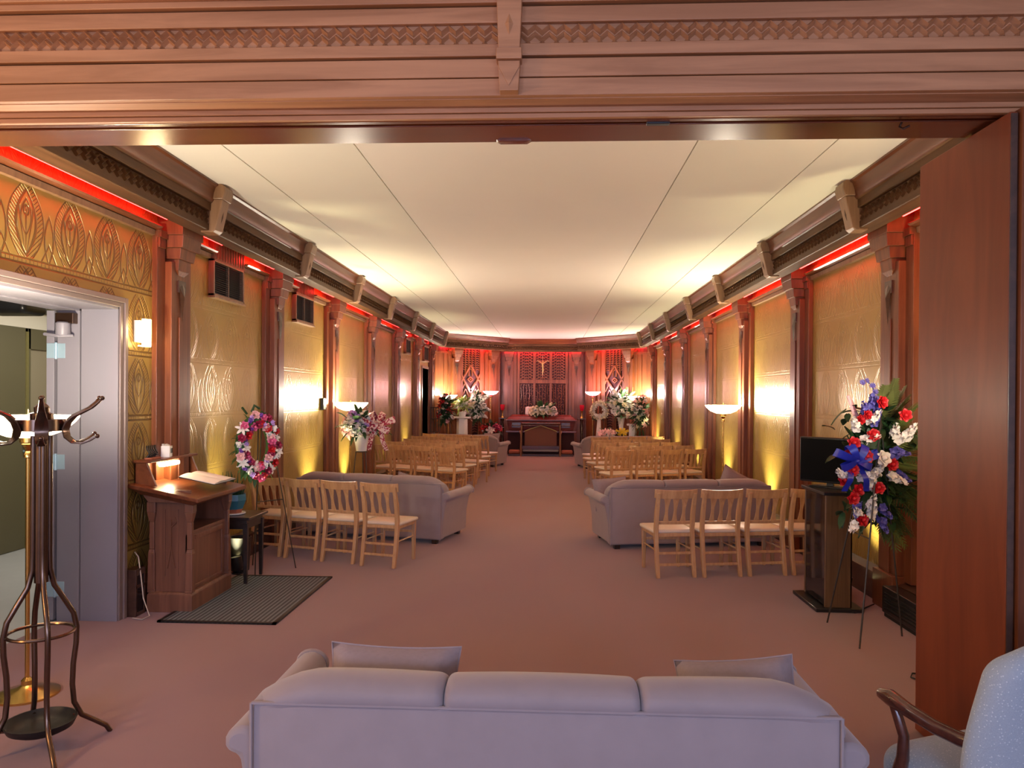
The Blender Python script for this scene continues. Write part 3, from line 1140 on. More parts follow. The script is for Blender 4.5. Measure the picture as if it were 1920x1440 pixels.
def place_chair(x, y, rz, label, group):
    global chair0
    if chair0 is None:
        chair0 = make_chair(label, group)
        chair0.location = (x, y, 0)
        chair0.rotation_euler = (0, 0, rz)
        return chair0
    return dup(chair0, (x, y, 0), rz, label, group)


def rear(x, y, rz):
    """seat-centre origin from the middle of the rear feet (camera-relative x)"""
    return x + .18 - sin(rz) * .27, y + cos(rz) * .27


G1 = 'oak chairs in the rear rows'
a = R(-15)
for i, (x, y) in enumerate(((-1.68, 7.44), (-2.13, 7.60), (-2.56, 7.74), (-2.985, 7.88))):
    place_chair(*rear(x, y, a), a, 'oak slat-back chair behind the taupe sofa on the lectern side, %s' % ORD[i], G1)
a = R(10)
for i, (x, y) in enumerate(((1.22, 7.22), (1.665, 7.28), (2.11, 7.36), (2.55, 7.44))):
    place_chair(*rear(x, y, a), a, 'oak slat-back chair behind the taupe sofa on the television side, %s' % ORD[i], G1)
NUM = ('rearmost', 'second', 'third', 'fourth', 'frontmost')
G2 = 'oak chairs in the middle rows'
for r, (sx, y) in enumerate(((-1.78, 12.95), (-1.72, 13.87), (-1.55, 14.75), (-1.60, 15.9), (-1.52, 16.95))):
    a = R(-23)
    for i in range(4):
        x, yy = sx - .405 * i, y + .20 * i
        place_chair(*rear(x, yy - .1, a), a, 'oak slat-back chair, lectern side, %s middle row, %s' % (NUM[r], ORD[i]), G2)
for r, (sx, y) in enumerate(((1.24, 12.60), (1.22, 13.6), (1.13, 14.6), (1.10, 15.6), (1.14, 16.7))):
    a = R(21)
    for i in range(4):
        x, yy = sx + .43 * i, y + .165 * i
        place_chair(*rear(x, yy - .05, a), a, 'oak slat-back chair, television side, %s middle row, %s' % (NUM[r], ORD[i]), G2)


def make_sofa(label, group):
    """faces +y; rear face of the back at y = 0"""
    t = thing('three_seat_sofa', label, 'sofa', group=group)
    W2 = .955
    b = MB()
    b.rbox(-W2, W2, .0, .12, .05, .70, .025, 3, 4)
    bp = b.build('back_panel', M_fabric, t, 60)
    b = MB()
    pts = [(-W2 + .01, -.004, .695), (W2 - .01, -.004, .695)]
    b.tube(pts, .006, 6)
    b.tube([(-W2 + .008, -.004, .05), (-W2 + .008, -.004, .695)], .006, 6)
    b.tube([(W2 - .008, -.004, .05), (W2 - .008, -.004, .695)], .006, 6)
    b.build('piping', M_fabric, bp, 60)
    b = MB().rbox(-W2 + .02, W2 - .02, .10, .80, .05, .27, .02, 2, 3)
    b.build('base', M_fabric, t, 60)
    edges = [-.975, -.318, .318, .975]
    prof = [(.03, .40), (.02, .55), (.018, .66), (-.008, .695), (-.018, .722), (-.006, .745), (.035, .762), (.085, .766), (.14, .758), (.19, .738), (.232, .695), (.255, .62), (.262, .50), (.24, .41), (.15, .37)]
    cy, cz = .12, .60
    for i in range(3):
        x0, x1 = edges[i] + .001, edges[i + 1] - .001
        rx = .03
        xs = [x0 + rx * q for q in (0, .12, .35, .65, 1)] + [x0 + rx + (x1 - x0 - 2 * rx) * q / 10 for q in range(1, 10)] + [x1 - rx * q for q in (1, .65, .35, .12, 0)]
        vs, fs = [], []
        m = len(prof)
        for x in xs:
            q = max(0, 1 - min(x - x0, x1 - x) / rx)
            d = rx * (1 - sqrt(max(0, 1 - q * q)))
            e = {0: max(0, (-.72 - x) / .255), 1: 0, 2: max(0, (x - .72) / .255)}[i]
            puff = .008 * (1 - ((2 * x - x0 - x1) / (x1 - x0)) ** 2)
            for y, z in prof:
                yy = cy + (y - cy) * (1 - d / .14)
                zz = cz + (z - cz) * (1 - d / .21) + (puff if z > .75 else 0)
                k = max(0, (z - .45) / .36)
                zz -= .105 * e ** 2.2 * k
                yy += .03 * e ** 2 * (1 if y < .1 else -1)
                vs.append((x, yy, zz))
        for a in range(len(xs) - 1):
            fs += [(a * m + q, a * m + (q + 1) % m, a * m + m + (q + 1) % m, a * m + m + q) for q in range(m)]
        fs += [tuple(range(m)), tuple(range((len(xs) - 1) * m, len(xs) * m))]
        b = MB().add(vs, fs)
        b.build('back_cushion', M_fabric, t, 60)
        b = MB().rbox(edges[i] * .96 + .003, edges[i + 1] * .96 - .003, .20, .88, .25, .43, .05, 4, 4, .02)
        b.build('seat_cushion', M_fabric, t, 60)
    for s in (-1, 1):
        poly = [(.80, .06), (W2, .06), (W2 + .012, .30), (W2 + .05, .50)]
        cx, cz, rr = W2 + .038, .545, .062
        for k in range(11):
            q = R(-35) + R(235) * k / 10
            poly.append((cx + rr * cos(q), cz + rr * sin(q) * .85))
        poly += [(.82, .46)]
        b = MB().prism([(s * x, z) for x, z in poly], .03, .80)
        ar = b.build('arm', M_fabric, t, 50, .02)
        b = MB()
        ring = [(s * (cx + rr * .98 * cos(q)), .79, cz + rr * .83 * sin(q)) for q in [R(-35) + R(235) * k / 12 for k in range(13)]]
        b.tube(ring, .012, 6)
        b.build('arm_piping', M_fabric, ar, 60)
    for x in (-.86, .86):
        for y in (.06, .74):
            MB().box(x - .03, x + .03, y - .03, y + .03, 0, .052).build('foot', M_black_wood, t, 0)
    return t


G3 = 'taupe three-seat sofas'
sofa = make_sofa('taupe velour sofa seen from behind in the near foreground, back lit bluish', G3)
sofa.location = (.165, 2.43, 0)
dup(sofa, (-1.217 + .18 - .955 * cos(R(15)), 8.60 + .955 * sin(R(15)), 0), R(-15), 'taupe velour sofa ahead of the rear oak chairs on the lectern side', G3)
dup(sofa, (.696 + .18 + .955 * cos(R(11)), 8.48 + .955 * sin(R(11)), 0), R(11), 'taupe velour sofa ahead of the rear oak chairs on the television side', G3)
dup(sofa, (-1.25 + .18 - .955 * cos(R(16)), 18.15 + .955 * sin(R(16)), 0), R(-16), 'taupe velour sofa nearest the casket on the lectern side, seen past the chairs', G3)
dup(sofa, (.843 + .18 + .955 * cos(R(13)), 18.05 + .955 * sin(R(13)), 0), R(13), 'taupe velour sofa nearest the casket on the television side, seen past the chairs', G3)


def pillow(name, label, w, h, t, M, group=None):
    n = 14
    b = MB()
    for sgn in (1, -1):
        def fn(u, v, sgn=sgn):
            a, c = 2 * u - 1, 2 * v - 1
            pin = 1 - .10 * (1 - a * a) if abs(c) > .9 else 1
            x = a * w / 2 * (1 - .07 * (1 - c * c))
            z = c * h / 2 * (1 - .07 * (1 - a * a))
            th = t / 2 * ((1 - a ** 4) * (1 - c ** 4)) ** .5
            th += .006 * sin(a * 7 + c * 3) * (1 - a * a) * (1 - c * c)
            return (x, sgn * th, z)
        b.grid(fn, n, n)
    o = b.build(name, M_pillow, None, 70)
    o.matrix_world = M
    tag(o, label, 'cushion', group)
    e = MB()
    pts = []
    for i in range(4 * n):
        k, q = divmod(i, n)
        a = -1 + 2 * q / n
        a, c = [(a, -1), (1, a), (-a, 1), (-1, -a)][k]
        pts.append((a * w / 2 * (1 - .07 * (1 - c * c)), 0, c * h / 2 * (1 - .07 * (1 - a * a))))
    e.tube(pts, .004, 5, True)
    e.build('piping', M_pillow, o, 60)
    return o


pillow('throw_pillow', 'taupe throw pillow, the longer one standing on the foreground sofa back', .49, .36, .22, TRS((-.39, 2.80, .585), (R(-12), R(2), R(3))), 'throw pillows')
pillow('throw_pillow', 'taupe throw pillow with one raised corner, toward the armchair end of the foreground sofa', .44, .36, .20, TRS((.90, 2.86, .545), (R(-26), R(-7), R(-8))), 'throw pillows')
pillow('throw_pillow', 'dark taupe pillow at the aisle end of the television-side rear sofa', .42, .38, .12, TRS((.93, 9.03, .56), (R(-14), R(-4), R(13))), 'throw pillows')
pillow('throw_pillow', 'rose-lit pillow peeking over the wall end of the television-side rear sofa', .42, .40, .13, TRS((2.42, 9.26, .63), (R(-8), R(28), R(15))), 'throw pillows')
pillow('throw_pillow', 'dark taupe pillow peeking over the aisle end of the lectern-side rear sofa', .42, .38, .12, TRS((-1.50, 9.20, .55), (R(-10), R(9), R(-16))), 'throw pillows')
pillow('throw_pillow', 'tan pillow at the aisle end of the lectern-side sofa nearest the casket', .42, .40, .13, TRS((-1.22, 18.72, .60), (R(-12), R(0), R(-16))), 'throw pillows')


# ---- speckled armchair in the right foreground
def make_armchair():
    t = thing('armchair', 'blue-grey speckled armchair with curved mahogany arms at the right foreground', 'armchair')
    # local: faces +y
    def wp(p):
        return (p.x * (1 + .10 * (p.y / .3)), p.y, p.z)
    b = MB().rbox(-.28, .28, -.26, .21, .25, .42, .075, 5, 5, .02, wp)
    b.build('seat', M_armfab, t, 70)

    def wb(p):
        v = (p.z - .28) / .64
        w = 1 + .07 * sin(pi * min(1, max(0, v)) * .9)
        k = min(1, max(0, (v - .35) / .6))
        zz = p.z - .055 * (abs(p.x) / .33) ** 4 * k * k * (3 - 2 * k) + .012 * cos(p.x * 11) * k * k
        yy = p.y - .10 * v + .05 * (abs(p.x) / .33) ** 2
        return (p.x * w, yy, zz)
    b = MB().rbox(-.32, .32, -.285, -.175, .28, .925, .05, 4, 8, .02, wb)
    b.build('backrest', M_armfab, t, 70)
    for s in (-1, 1):
        pts = [(s * .30, -.225, .585), (s * .315, -.16, .583), (s * .330, -.08, .590), (s * .335, .02, .605), (s * .322, .12, .615), (s * .315, .175, .61)]
        b = MB().tube(pts, [.024, .026, .025, .026, .031, .018], 12, flat=.8)
        b.build('arm', M_mahog, t, 60)
        pts = [(s * .325, .10, .60), (s * .320, .06, .50), (s * .318, .065, .42), (s * .305, .095, .34), (s * .295, .13, .28), (s * .295, .145, .25)]
        b = MB().tube(pts, [.018, .019, .022, .027, .034, .032], 12)
        b.build('arm_support', M_mahog, t, 60)
        b = MB().tube([(s * .26, .16, .27), (s * .275, .185, .18), (s * .26, .175, .08), (s * .265, .195, .0)], [.034, .032, .018, .026], 12)
        b.build('front_leg', M_mahog, t, 60)
        b = MB().tube([(s * .24, -.25, .28), (s * .24, -.30, .12), (s * .24, -.36, 0)], [.026, .02, .02], 10)
        b.build('rear_leg', M_mahog, t, 60)
    b = MB().box(-.26, .26, -.25, .18, .20, .27)
    b.build('seat_rail', M_mahog, t, 0, .01)
    return t


ac = make_armchair()
ac.location = (1.775, 2.826, 0)
ac.rotation_euler = (0, 0, R(22))


# ---- torchiere floor lamps
def torchiere(name, label, x, y, zb, power, pink=False, scale=1.0, wash=(1.0, .88, .70)):
    t = thing(name, label, 'floor lamp', (x, y, 0), 0, 'torchiere floor lamps')
    h = zb
    MB().lathe([(.165, 0), (.165, .012), (.12, .028), (.05, .045), (.03, .06), (.03, .085), (.016, .10)], 32).build('base', M_brass, t)
    b = MB().lathe([(.012, .09), (.012, h - .24), (.022, h - .235), (.022, h - .215), (.014, h - .20), (.03, h - .165), (.038, h - .16), (.036, h - .155)], 16)
    po = b.build('pole', M_brass, t)
    MB().lathe([(.036, h - .156), (.042, h - .15), (.042, h - .085), (.02, h - .08)], 20).build('lamp_collar', M_brass if not pink else M_redglass, po)
    R0 = .255 * scale
    pr = [(.03, -.125), (.10, -.118), (.18, -.085), (.235, -.035), (.255, -.008), (.255, 0.0), (.240, -.004), (.22, -.03), (.17, -.07), (.09, -.10), (.0, -.105)]
    gb_ = MB().lathe([(r * scale, h + z * scale) for r, z in pr], 40, caps=False).build('glass_bowl', M_bowl_pink if pink else M_bowl, t)
    MB().tube([(0, 0, h - .11), (0, 0, h + .035)], [.008, .003], 8).build('finial', M_brass, gb_)
    o = light('lamp_light', 'POINT', (0, 0, h + .05), power, wash, shadow_soft_size=.07)
    o.parent = t
    return t


torchiere('torchiere_lamp', 'brass torchiere lamp behind the coat rack by the hall doorway', -2.745, 4.13, 1.575, 145)
torchiere('torchiere_lamp', 'assumed torchiere lamp hidden behind the open red folding door leaf', 2.66, 4.40, 1.575, 48)  # unseen lamp, assumed from the bright near ceiling and warm carpet
torchiere('torchiere_lamp', 'brass torchiere lamp on the left wall behind the potted flower stand', -2.72, 11.0, 1.60, 150)
torchiere('torchiere_lamp', 'brass torchiere lamp by the gold right wall, clear of any flowers', 2.70, 11.05, 1.60, 150)
torchiere('torchiere_lamp', 'lamp with pink glow beside the altar on the lectern side', -1.50, 22.05, 1.86, 75, True, .88, (1.0, .50, .55))
torchiere('torchiere_lamp', 'lamp with pink glow beside the altar on the television side', 1.47, 22.05, 1.86, 75, True, .88, (1.0, .50, .55))
torchiere('torchiere_lamp', 'assumed torchiere lamp mostly hidden by the red and green spray on the lectern side', -2.62, 21.12, 1.74, 105)  # lamp itself unseen, assumed from the white glow on the panel
torchiere('torchiere_lamp', 'assumed torchiere lamp mostly hidden by flowers at the right altar corner', 2.62, 21.12, 1.74, 105)  # also unseen, assumed from the glow in this corner


# ---- floor uplights that wash the gold panels; cans out of sight are assumed
def uplight(label, x, y, s, power):
    t = thing('floor_uplight', label, 'floor light', (x, y, 0), 0, 'floor uplights along the walls')
    MB().lathe([(.055, 0), (.055, .012), (.02, .016), (.02, .03)], 20).build('base', M_black, t)
    e = R(10) * s
    M = Matrix.Translation((0, 0, .03)) @ Matrix.Rotation(e, 4, 'Y')
    cn = MB().lathe([(.045, 0), (.055, .02), (.055, .13), (.048, .13), (.046, .10)], 24, M=M).build('can', M_black, t)
    MB().lathe([(.046, .108), (.0, .112)], 24, M=M, caps=False).build('lens', M_lens, cn)
    o = light('uplight_beam', 'SPOT', (sin(e) * .16, 0, .03 + cos(e) * .16), power, (1.0, .90, .50), (0, 0, 0), spot_size=R(80), spot_blend=1.0, shadow_soft_size=.04)
    o.rotation_euler = (0, R(180) + e, 0)
    o.parent = t
    return t


BAY = ('first', 'second', 'third', 'fourth', 'fifth', 'sixth')
for s, side, pw in ((-1, 'left', (230, 220, 210, 40, 170, 50)), (1, 'right', (150, 250, 240, 160, 160, 250))):
    for k in range(6):
        y = (PY[k] + PY[k + 1]) / 2 + {(-1, 0): -.4, (1, 0): -.75, (-1, 1): .2, (-1, 2): -.35, (1, 5): .7, (-1, 5): -.6}.get((s, k), 0)
        uplight('small black floor uplight at the %s wall, %s panel from the opening' % (side, BAY[k]), s * (HW - .28), y, s, pw[k])

# ------------------------------------------------------------------ coat rack
def make_coat_rack():
    t = thing('coat_rack', 'bronze bentwood-style coat rack with six curled hooks and an umbrella ring', 'coat rack', (-2.232, 3.50, 0))
    H = 1.575
    MB().lathe([(.030, .80), (.030, H - .06), (.05, H - .055), (.05, H + .03), (.034, H + .035), (.034, H + .06), (.02, H + .075), (.0, H + .082)], 20).build('pole', M_bronze, t)
    for k in range(4):
        a = R(45 + 90 * k)
        d = Vector((cos(a), sin(a), 0))
        prof = [(.034, 1.50), (.034, .95), (.036, .86), (.055, .78), (.10, .70), (.138, .63), (.152, .56), (.150, .48), (.138, .38), (.134, .28), (.142, .19), (.175, .12), (.235, .075), (.285, .035), (.305, .0)]
        pts = [d * r + Vector((0, 0, z)) for r, z in prof]
        MB().tube(pts, .0125, 10).build('leg', M_bronze, t)
    MB().tube([(.142 * cos(2 * pi * i / 40), .142 * sin(2 * pi * i / 40), .56) for i in range(40)], .008, 8, True).build('umbrella_ring', M_bronze, t)
    dt = MB().lathe([(.0, .10), (.10, .102), (.135, .118), (.150, .142), (.156, .142), (.140, .108), (.105, .090), (0, .088)], 36, caps=False).build('drip_tray', M_iron, t)
    for k in range(4):
        a = R(45 + 90 * k)
        d = Vector((cos(a), sin(a), 0))
        MB().tube([d * .14 + Vector((0, 0, .125)), d * .165 + Vector((0, 0, .13))], .008, 6).build('tray_bracket', M_bronze, dt)
    hb = MB().lathe([(.098, H - .052), (.106, H - .052), (.106, H + .002), (.098, H + .002)], 36).build('hub_band', M_bronze, t)
    for k in range(4):
        a = R(45 + 90 * k)
        MB().box(.0, .10, -.007, .007, H - .04, H - .01, Matrix.Rotation(a, 4, 'Z')).build('hub_spoke', M_bronze, hb)
    for k in range(6):
        a = R(4 + 60 * k)
        M = Matrix.Rotation(a, 4, 'Z')
        prof = [(.285, .105), (.268, .085), (.235, .058), (.195, .038), (.155, .018), (.125, -.012), (.112, -.045), (.120, -.082), (.150, -.108), (.188, -.112), (.225, -.098), (.262, -.076)]
        pts = [M @ Vector((r, 0, H + z)) for r, z in prof]
        b = MB()
        # broad flat strap that tapers to the tips
        ws = [.006, .009, .012, .016, .021, .027, .029, .027, .022, .017, .012, .007]
        vs, fs = [], []
        side = M @ Vector((0, 1, 0))
        for i, p in enumerate(pts):
            tn = (pts[min(i + 1, 11)] - pts[max(i - 1, 0)]).normalized()
            nn = tn.cross(side)
            for (u, w) in ((-1, -.6), (0, -1), (1, -.6), (1, .6), (0, 1), (-1, .6)):
                vs.append(p + side * ws[i] * u + nn * .005 * w)
        for i in range(11):
            fs += [(i * 6 + q, i * 6 + (q + 1) % 6, i * 6 + 6 + (q + 1) % 6, i * 6 + 6 + q) for q in range(6)]
        fs += [(5, 4, 3, 2, 1, 0), tuple(range(66, 72))]
        b.add(vs, fs)
        for q in (0, 11):
            b.ball(tuple(pts[q]), (.011, .011, .011), 8, 6)
        b.build('hook', M_bronze, t, 50)
    return t


make_coat_rack()

# ------------------------------------------------------------------ register lectern and what stands on it
lt = thing('lectern', 'carved cherry wood register lectern at the left wall beside the hall doorway', 'lectern', (-2.76, 6.13, 0))
# local: x to the room (+x is the user's side), y along the wall
b = MB()
b.box(-.18, .18, -.37, .37, 0, .135)
b.frustum((-.18, .18, -.37, .37), (-.165, .165, -.355, .355), .135, .155)
b.build('plinth', M_lect, lt, 0, .004)
b = MB()
b.box(-.15, .15, -.34, -.32, .15, .95).box(-.15, .15, .32, .34, .15, .95).box(-.15, -.13, -.34, .34, .15, .95)
b.box(.115, .14, -.34, .34, .15, .60)
lb = b.build('body', M_lect, lt, 0)
MB().box(-.13, .14, -.32, .32, .60, .625).build('cubby_shelf', M_lect, lb, 0, .003)
b = MB().box(.135, .15, -.25, .25, .17, .19).box(.135, .15, -.25, .25, .55, .59).box(.135, .147, -.27, -.245, .17, .59).box(.135, .147, .245, .27, .17, .59)
b.build('front_panel_frame', M_lect, lb, 0, .003)
for sx in (-1, 1):
    for sy in (-1, 1):
        b = MB()
        x, y = sx * .150, sy * .335
        b.box(x - .03, x + .03, y - .03, y + .03, .15, .17)
        b.frustum((x - .030, x + .030, y - .030, y + .030), (x - .026, x + .026, y - .026, y + .026), .17, .46)
        b.frustum((x - .026, x + .026, y - .026, y + .026), (x - .019, x + .019, y - .019, y + .019), .46, .49)
        b.frustum((x - .019, x + .019, y - .019, y + .019), (x - .019, x + .019, y - .019, y + .019), .49, .70)
        b.frustum((x - .019, x + .019, y - .019, y + .019), (x - .034, x + .034, y - .034, y + .034), .70, .78)
        b.box(x - .034, x + .034, y - .034, y + .034, .78, .86)
        b.build('corner_post', M_lect, lt, 0, .004)
b = MB()
for y in (-.372, .372):
    pass
b.box(-.06, -.045, -.346, -.338, .28, .80).box(.045, .06, -.346, -.338, .28, .80)
b.tube([(-.03, -.343, .34), (0, -.346, .50), (0, -.346, .72)], .006, 6).tube([(.03, -.343, .34), (0, -.346, .50)], .006, 6)
b.tube([(.0, -.345, .66), (.045, -.346, .70), (.03, -.346, .74)], .005, 6)
b.build('carved_stem', M_lect, lb, 0)
# sloping top, low toward the room
top = MB()
sl = lambda x: .975 - (x + .25) * .20
top.add([(-.22, -.40, sl(-.22) - .045), (.20, -.40, sl(.20) - .045), (.20, .40, sl(.2) - .045), (-.22, .40, sl(-.22) - .045),
         (-.28, -.47, sl(-.28)), (.27, -.47, sl(.27)), (.27, .47, sl(.27)), (-.28, .47, sl(-.28))],
        [(0, 3, 2, 1), (4, 5, 6, 7), (0, 1, 5, 4), (1, 2, 6, 5), (2, 3, 7, 6), (3, 0, 4, 7)])
top.add([(-.28, -.47, sl(-.28)), (.27, -.47, sl(.27)), (.27, .47, sl(.27)), (-.28, .47, sl(-.28)),
         (-.28, -.47, sl(-.28) + .03), (.27, -.47, sl(.27) + .03), (.27, .47, sl(.27) + .03), (-.28, .47, sl(-.28) + .03)],
        [(0, 3, 2, 1), (4, 5, 6, 7), (0, 1, 5, 4), (1, 2, 6, 5), (2, 3, 7, 6), (3, 0, 4, 7)])
top.build('desk_top', M_woodY, lt, 0, .004)
b = MB().prism([(-.16, .86), (-.22, sl(-.22) - .03), (.20, sl(.20) - .03), (.15, .86)], -.39, .39, 'y')
b.build('frieze', M_lect, lt, 0, .003)
# upstand box with a lit lamp tray
b = MB()
z0 = 1.0
b.prism([(-.28, z0), (-.28, 1.165), (-.18, 1.165), (-.10, z0 - .02)], -.38, -.36, 'y')
b.prism([(-.28, z0), (-.28, 1.165), (-.18, 1.165), (-.10, z0 - .02)], .36, .38, 'y')
b.box(-.28, -.265, -.38, .38, z0, 1.165)
us = b.build('upstand', M_woodY, lt, 0, .003)
MB().box(-.285, -.14, -.40, .40, 1.165, 1.185).build('upper_shelf', M_woodY, us, 0, .003)
b = MB().box(-.20, -.15, -.17, .10, 1.115, 1.15)
b.build('lamp_tube', M_bulb, us, 0, .01)
o = light('lectern_light', 'POINT', (-.13, -.06, 1.08), 2.2, (1.0, .78, .45), shadow_soft_size=.03)
o.parent = lt

# guest book
gb = thing('guest_book', 'open white guest book lying on the lectern top', 'book', (-2.665, 6.22, .998), 0)
e = -math.atan(.20)
gb.rotation_euler = (0, -e, 0)
b = MB()
for s in (-1, 1):
    b.grid(lambda u, v, s=s: ((v - .5) * .30, s * u * .21, .016 + .012 * sin(u * pi) * (1 - u * .4) - .008 * u), 8, 2)
    b.box(-.15, .15, s * .003, s * .21, .004, .009)
b.build('pages', M_paper, gb, 60)
MB().box(-.155, .155, -.215, .215, 0, .005).build('cover', M_iron, gb, 0)
# little stands on the upper shelf
st = thing('card_stand', 'small dark ornate card stand on the lectern shelf, doorway end', 'stand', (-2.97, 5.90, 1.185))
b = MB().box(-.03, .03, -.075, .075, 0, .012)
b.build('base', M_terra, st, 0, .002)
b = MB()
for y in (-.06, -.03, 0, .03, .06):
    b.tube([(-.02, y, .01), (.0, y + .012, .045), (-.01, y - .008, .08), (-.02, y + .008, .105)], .006, 6)
b.tube([(.01, -.065, .03), (.015, 0, .05), (.01, .065, .03)], .005, 6)
b.build('scroll_wires', M_iron, st, 60)
cb = thing('card_box', 'white box of cards on the lectern shelf, wreath end', 'card box', (-2.97, 6.13, 1.185), R(12))
MB().box(-.035, .035, -.06, .06, 0, .09).build('tray', M_white, cb, 0, .002)
b = MB()
for j in range(6):
    b.box(-.028 + j * .009, -.024 + j * .009, -.055, .055, .02, .108 - .004 * (j % 3))
b.build('cards', M_paper, cb, 0)
MB().box(.0352, .0358, -.035, .035, .03, .07).build('picture', M_iron, cb, 0)

# ribbed mat
mm = tag(MB().rbox(-2.72, -1.82, 5.50, 6.97, 0, .012, .005, 1, 1).build('floor_mat', M_mat, None, 0), 'dark grey ribbed entrance mat on the rose carpet by the lectern', 'mat')
bd = MB()
for a in ((-2.72, -2.69, 5.5, 6.97), (-1.85, -1.82, 5.5, 6.97), (-2.72, -1.82, 5.5, 5.53), (-2.72, -1.82, 6.94, 6.97)):
    bd.box(a[0], a[1], a[2], a[3], 0, .014)
bd.build('edge_border', M_iron, mm, 0)

# side table with the potted plant
tb = thing('side_table', 'small black square side table behind the lectern', 'table', (-2.70, 6.82, 0))
MB().box(-.24, .24, -.23, .23, .585, .61).build('table_top', M_black_wood, tb, 0, .006)
MB().box(-.20, .20, -.19, .19, .50, .585).build('apron', M_black_wood, tb, 0, .003)
for sx in (-1, 1):
    for sy in (-1, 1):
        MB().frustum((sx * .19 - .014, sx * .19 + .014, sy * .18 - .014, sy * .18 + .014), (sx * .19 - .022, sx * .19 + .022, sy * .18 - .022, sy * .18 + .022), .0135, .55).build('leg', M_black_wood, tb, 0, .003)
pp = thing('potted_succulent', 'green succulent in a hexagonal blue glazed pot on the black side table', 'potted plant', (-2.70, 6.80, .61))
MB().lathe([(.10, .0), (.115, .006), (.115, .014), (.10, .014)], 24).build('saucer', M_white, pp)
pt = MB().lathe([(.094, .05), (.125, .13), (.122, .185), (.112, .185), (.108, .165), (0, .16)], 8, caps=False).build('pot', M_blue, pp, 20, .003)
MB().lathe([(.082, .014), (.094, .05)], 8).build('pot_foot', M_terra, pt, 20)
b = MB()
rnd = random.Random(5)
for i in range(46):
    a, r = rnd.uniform(0, 2 * pi), rnd.uniform(0, .095)
    h = rnd.uniform(.06, .20) * (1.2 if cos(a) < .3 else .7)
    p = Vector((r * cos(a), r * sin(a), .16))
    q = p + Vector((cos(a) * .03 + rnd.uniform(-.03, .03), sin(a) * .03 + rnd.uniform(-.03, .03), h))
    b.tube([p, p.lerp(q, .5) + Vector((rnd.uniform(-.012, .012), rnd.uniform(-.012, .012), 0)), q], [.008, .007, .002], 5)
b.build('foliage', M_leafd, pp, 60)

# black waste bin under the wreath
bn = thing('waste_bin', 'black waste bin on the floor behind the side table', 'bin', (-2.80, 7.22, 0))
MB().lathe([(.085, 0), (.10, .32), (.092, .32), (.08, .01)], 24).build('bin_body', M_black, bn)
MB().tube([(.098 * cos(2 * pi * i / 24), .098 * sin(2 * pi * i / 24), .32) for i in range(24)], .006, 6, True).build('rim', M_black, bn)

# cords
b = MB().tube([(-3.03, 5.75, .47), (-2.985, 5.72, .44), (-2.93, 5.66, .30), (-2.90, 5.64, .14), (-2.83, 5.60, .02), (-2.86, 5.55, .006), (-2.95, 5.58, .006)], .0045, 6)
tag(b.build('lamp_cord', M_cord, None, 60), 'thin pale lamp cord hanging beside the lectern to the carpet', 'cord')
b = MB().tube([(2.62, 6.38, .008), (2.52, 6.22, .008), (2.62, 6.12, .008), (2.80, 6.30, .012), (2.86, 6.34, .02)], .006, 6)
tag(b.build('power_cord', M_black, None, 60), 'black power cord on the carpet behind the television stand', 'cord')
b = MB().tube([(2.55, 4.60, .008), (2.44, 4.64, .008), (2.40, 4.72, .008), (2.44, 4.79, .008), (2.56, 4.78, .008)], .005, 6)
tag(b.build('loose_cord', M_black, None, 60), 'short loop of dark cord on the carpet at the foot of the folding door', 'cord')

# ------------------------------------------------------------------ wall fittings
sx = -HW
sc = thing('wall_sconce', 'small lit glass wall sconce between the doorway and the first pilaster', 'wall lamp', (sx, 5.78, 2.19))
MB().box(0, .05, -.05, .05, -.085, .085).build('back_box', M_white, sc, 0, .004)
b = MB()
b.grid(lambda u, v: (.05 + .062 * sin(pi * (.12 + .76 * u)), -.058 + .116 * u, -.115 + .21 * v), 12, 6)
b.box(.04, .085, -.056, .056, -.118, -.11)
b.build('glass_shade', M_sconce, sc, 60)
o = light('sconce_light', 'POINT', (.17, 0, 0), 3.5, (1.0, .78, .42), shadow_soft_size=.05)
o.parent = sc


M_louvre = plain('dark_louvre', (.022, .016, .013), .45)
M_kneel = plain('brown_kneeler_panel', (.15, .055, .03), .7)


def vent(label, y0, y1, z0, z1, hw):
    t = thing('wall_vent', label, 'vent', (-HW, (y0 + y1) / 2, (z0 + z1) / 2), 0, 'wall vents')
    w, h = (y1 - y0) / 2, (z1 - z0) / 2
    f = MB()
    for a in ((-w, -w + .022, -h, h), (w - .022, w, -h, h), (-w, w, -h, -h + .022), (-w, w, h - .022, h)):
        f.box(0, .055, a[0], a[1], a[2], a[3])
    f.box(.02, .045, -.008, .008, -h, h)
    fr = f.build('frame', M_brk, t, 0, .002)
    MB().box(0, .012, -w + .02, w - .02, -h + .02, h - .02).build('backing', M_black, t, 0)
    l = MB()
    n = 15
    for j in range(n):
        z = -h + .022 + (j + .5) * (2 * h - .044) / n
        l.add([(.015, -w + .02, z + .006), (.015, w - .02, z + .006), (.048, w - .02, z - .006), (.048, -w + .02, z - .006),
               (.015, -w + .02, z + .009), (.015, w - .02, z + .009), (.048, w - .02, z - .003), (.048, -w + .02, z - .003)],
              [(0, 3, 2, 1), (4, 5, 6, 7), (0, 1, 5, 4), (1, 2, 6, 5), (2, 3, 7, 6), (3, 0, 4, 7)])
    l.build('louvres', M_louvre, t, 0)
    MB().box(0, .07, -w - .01, w + .01, -h - .02, -h).build('sill', M_brk, fr, 0, .003)


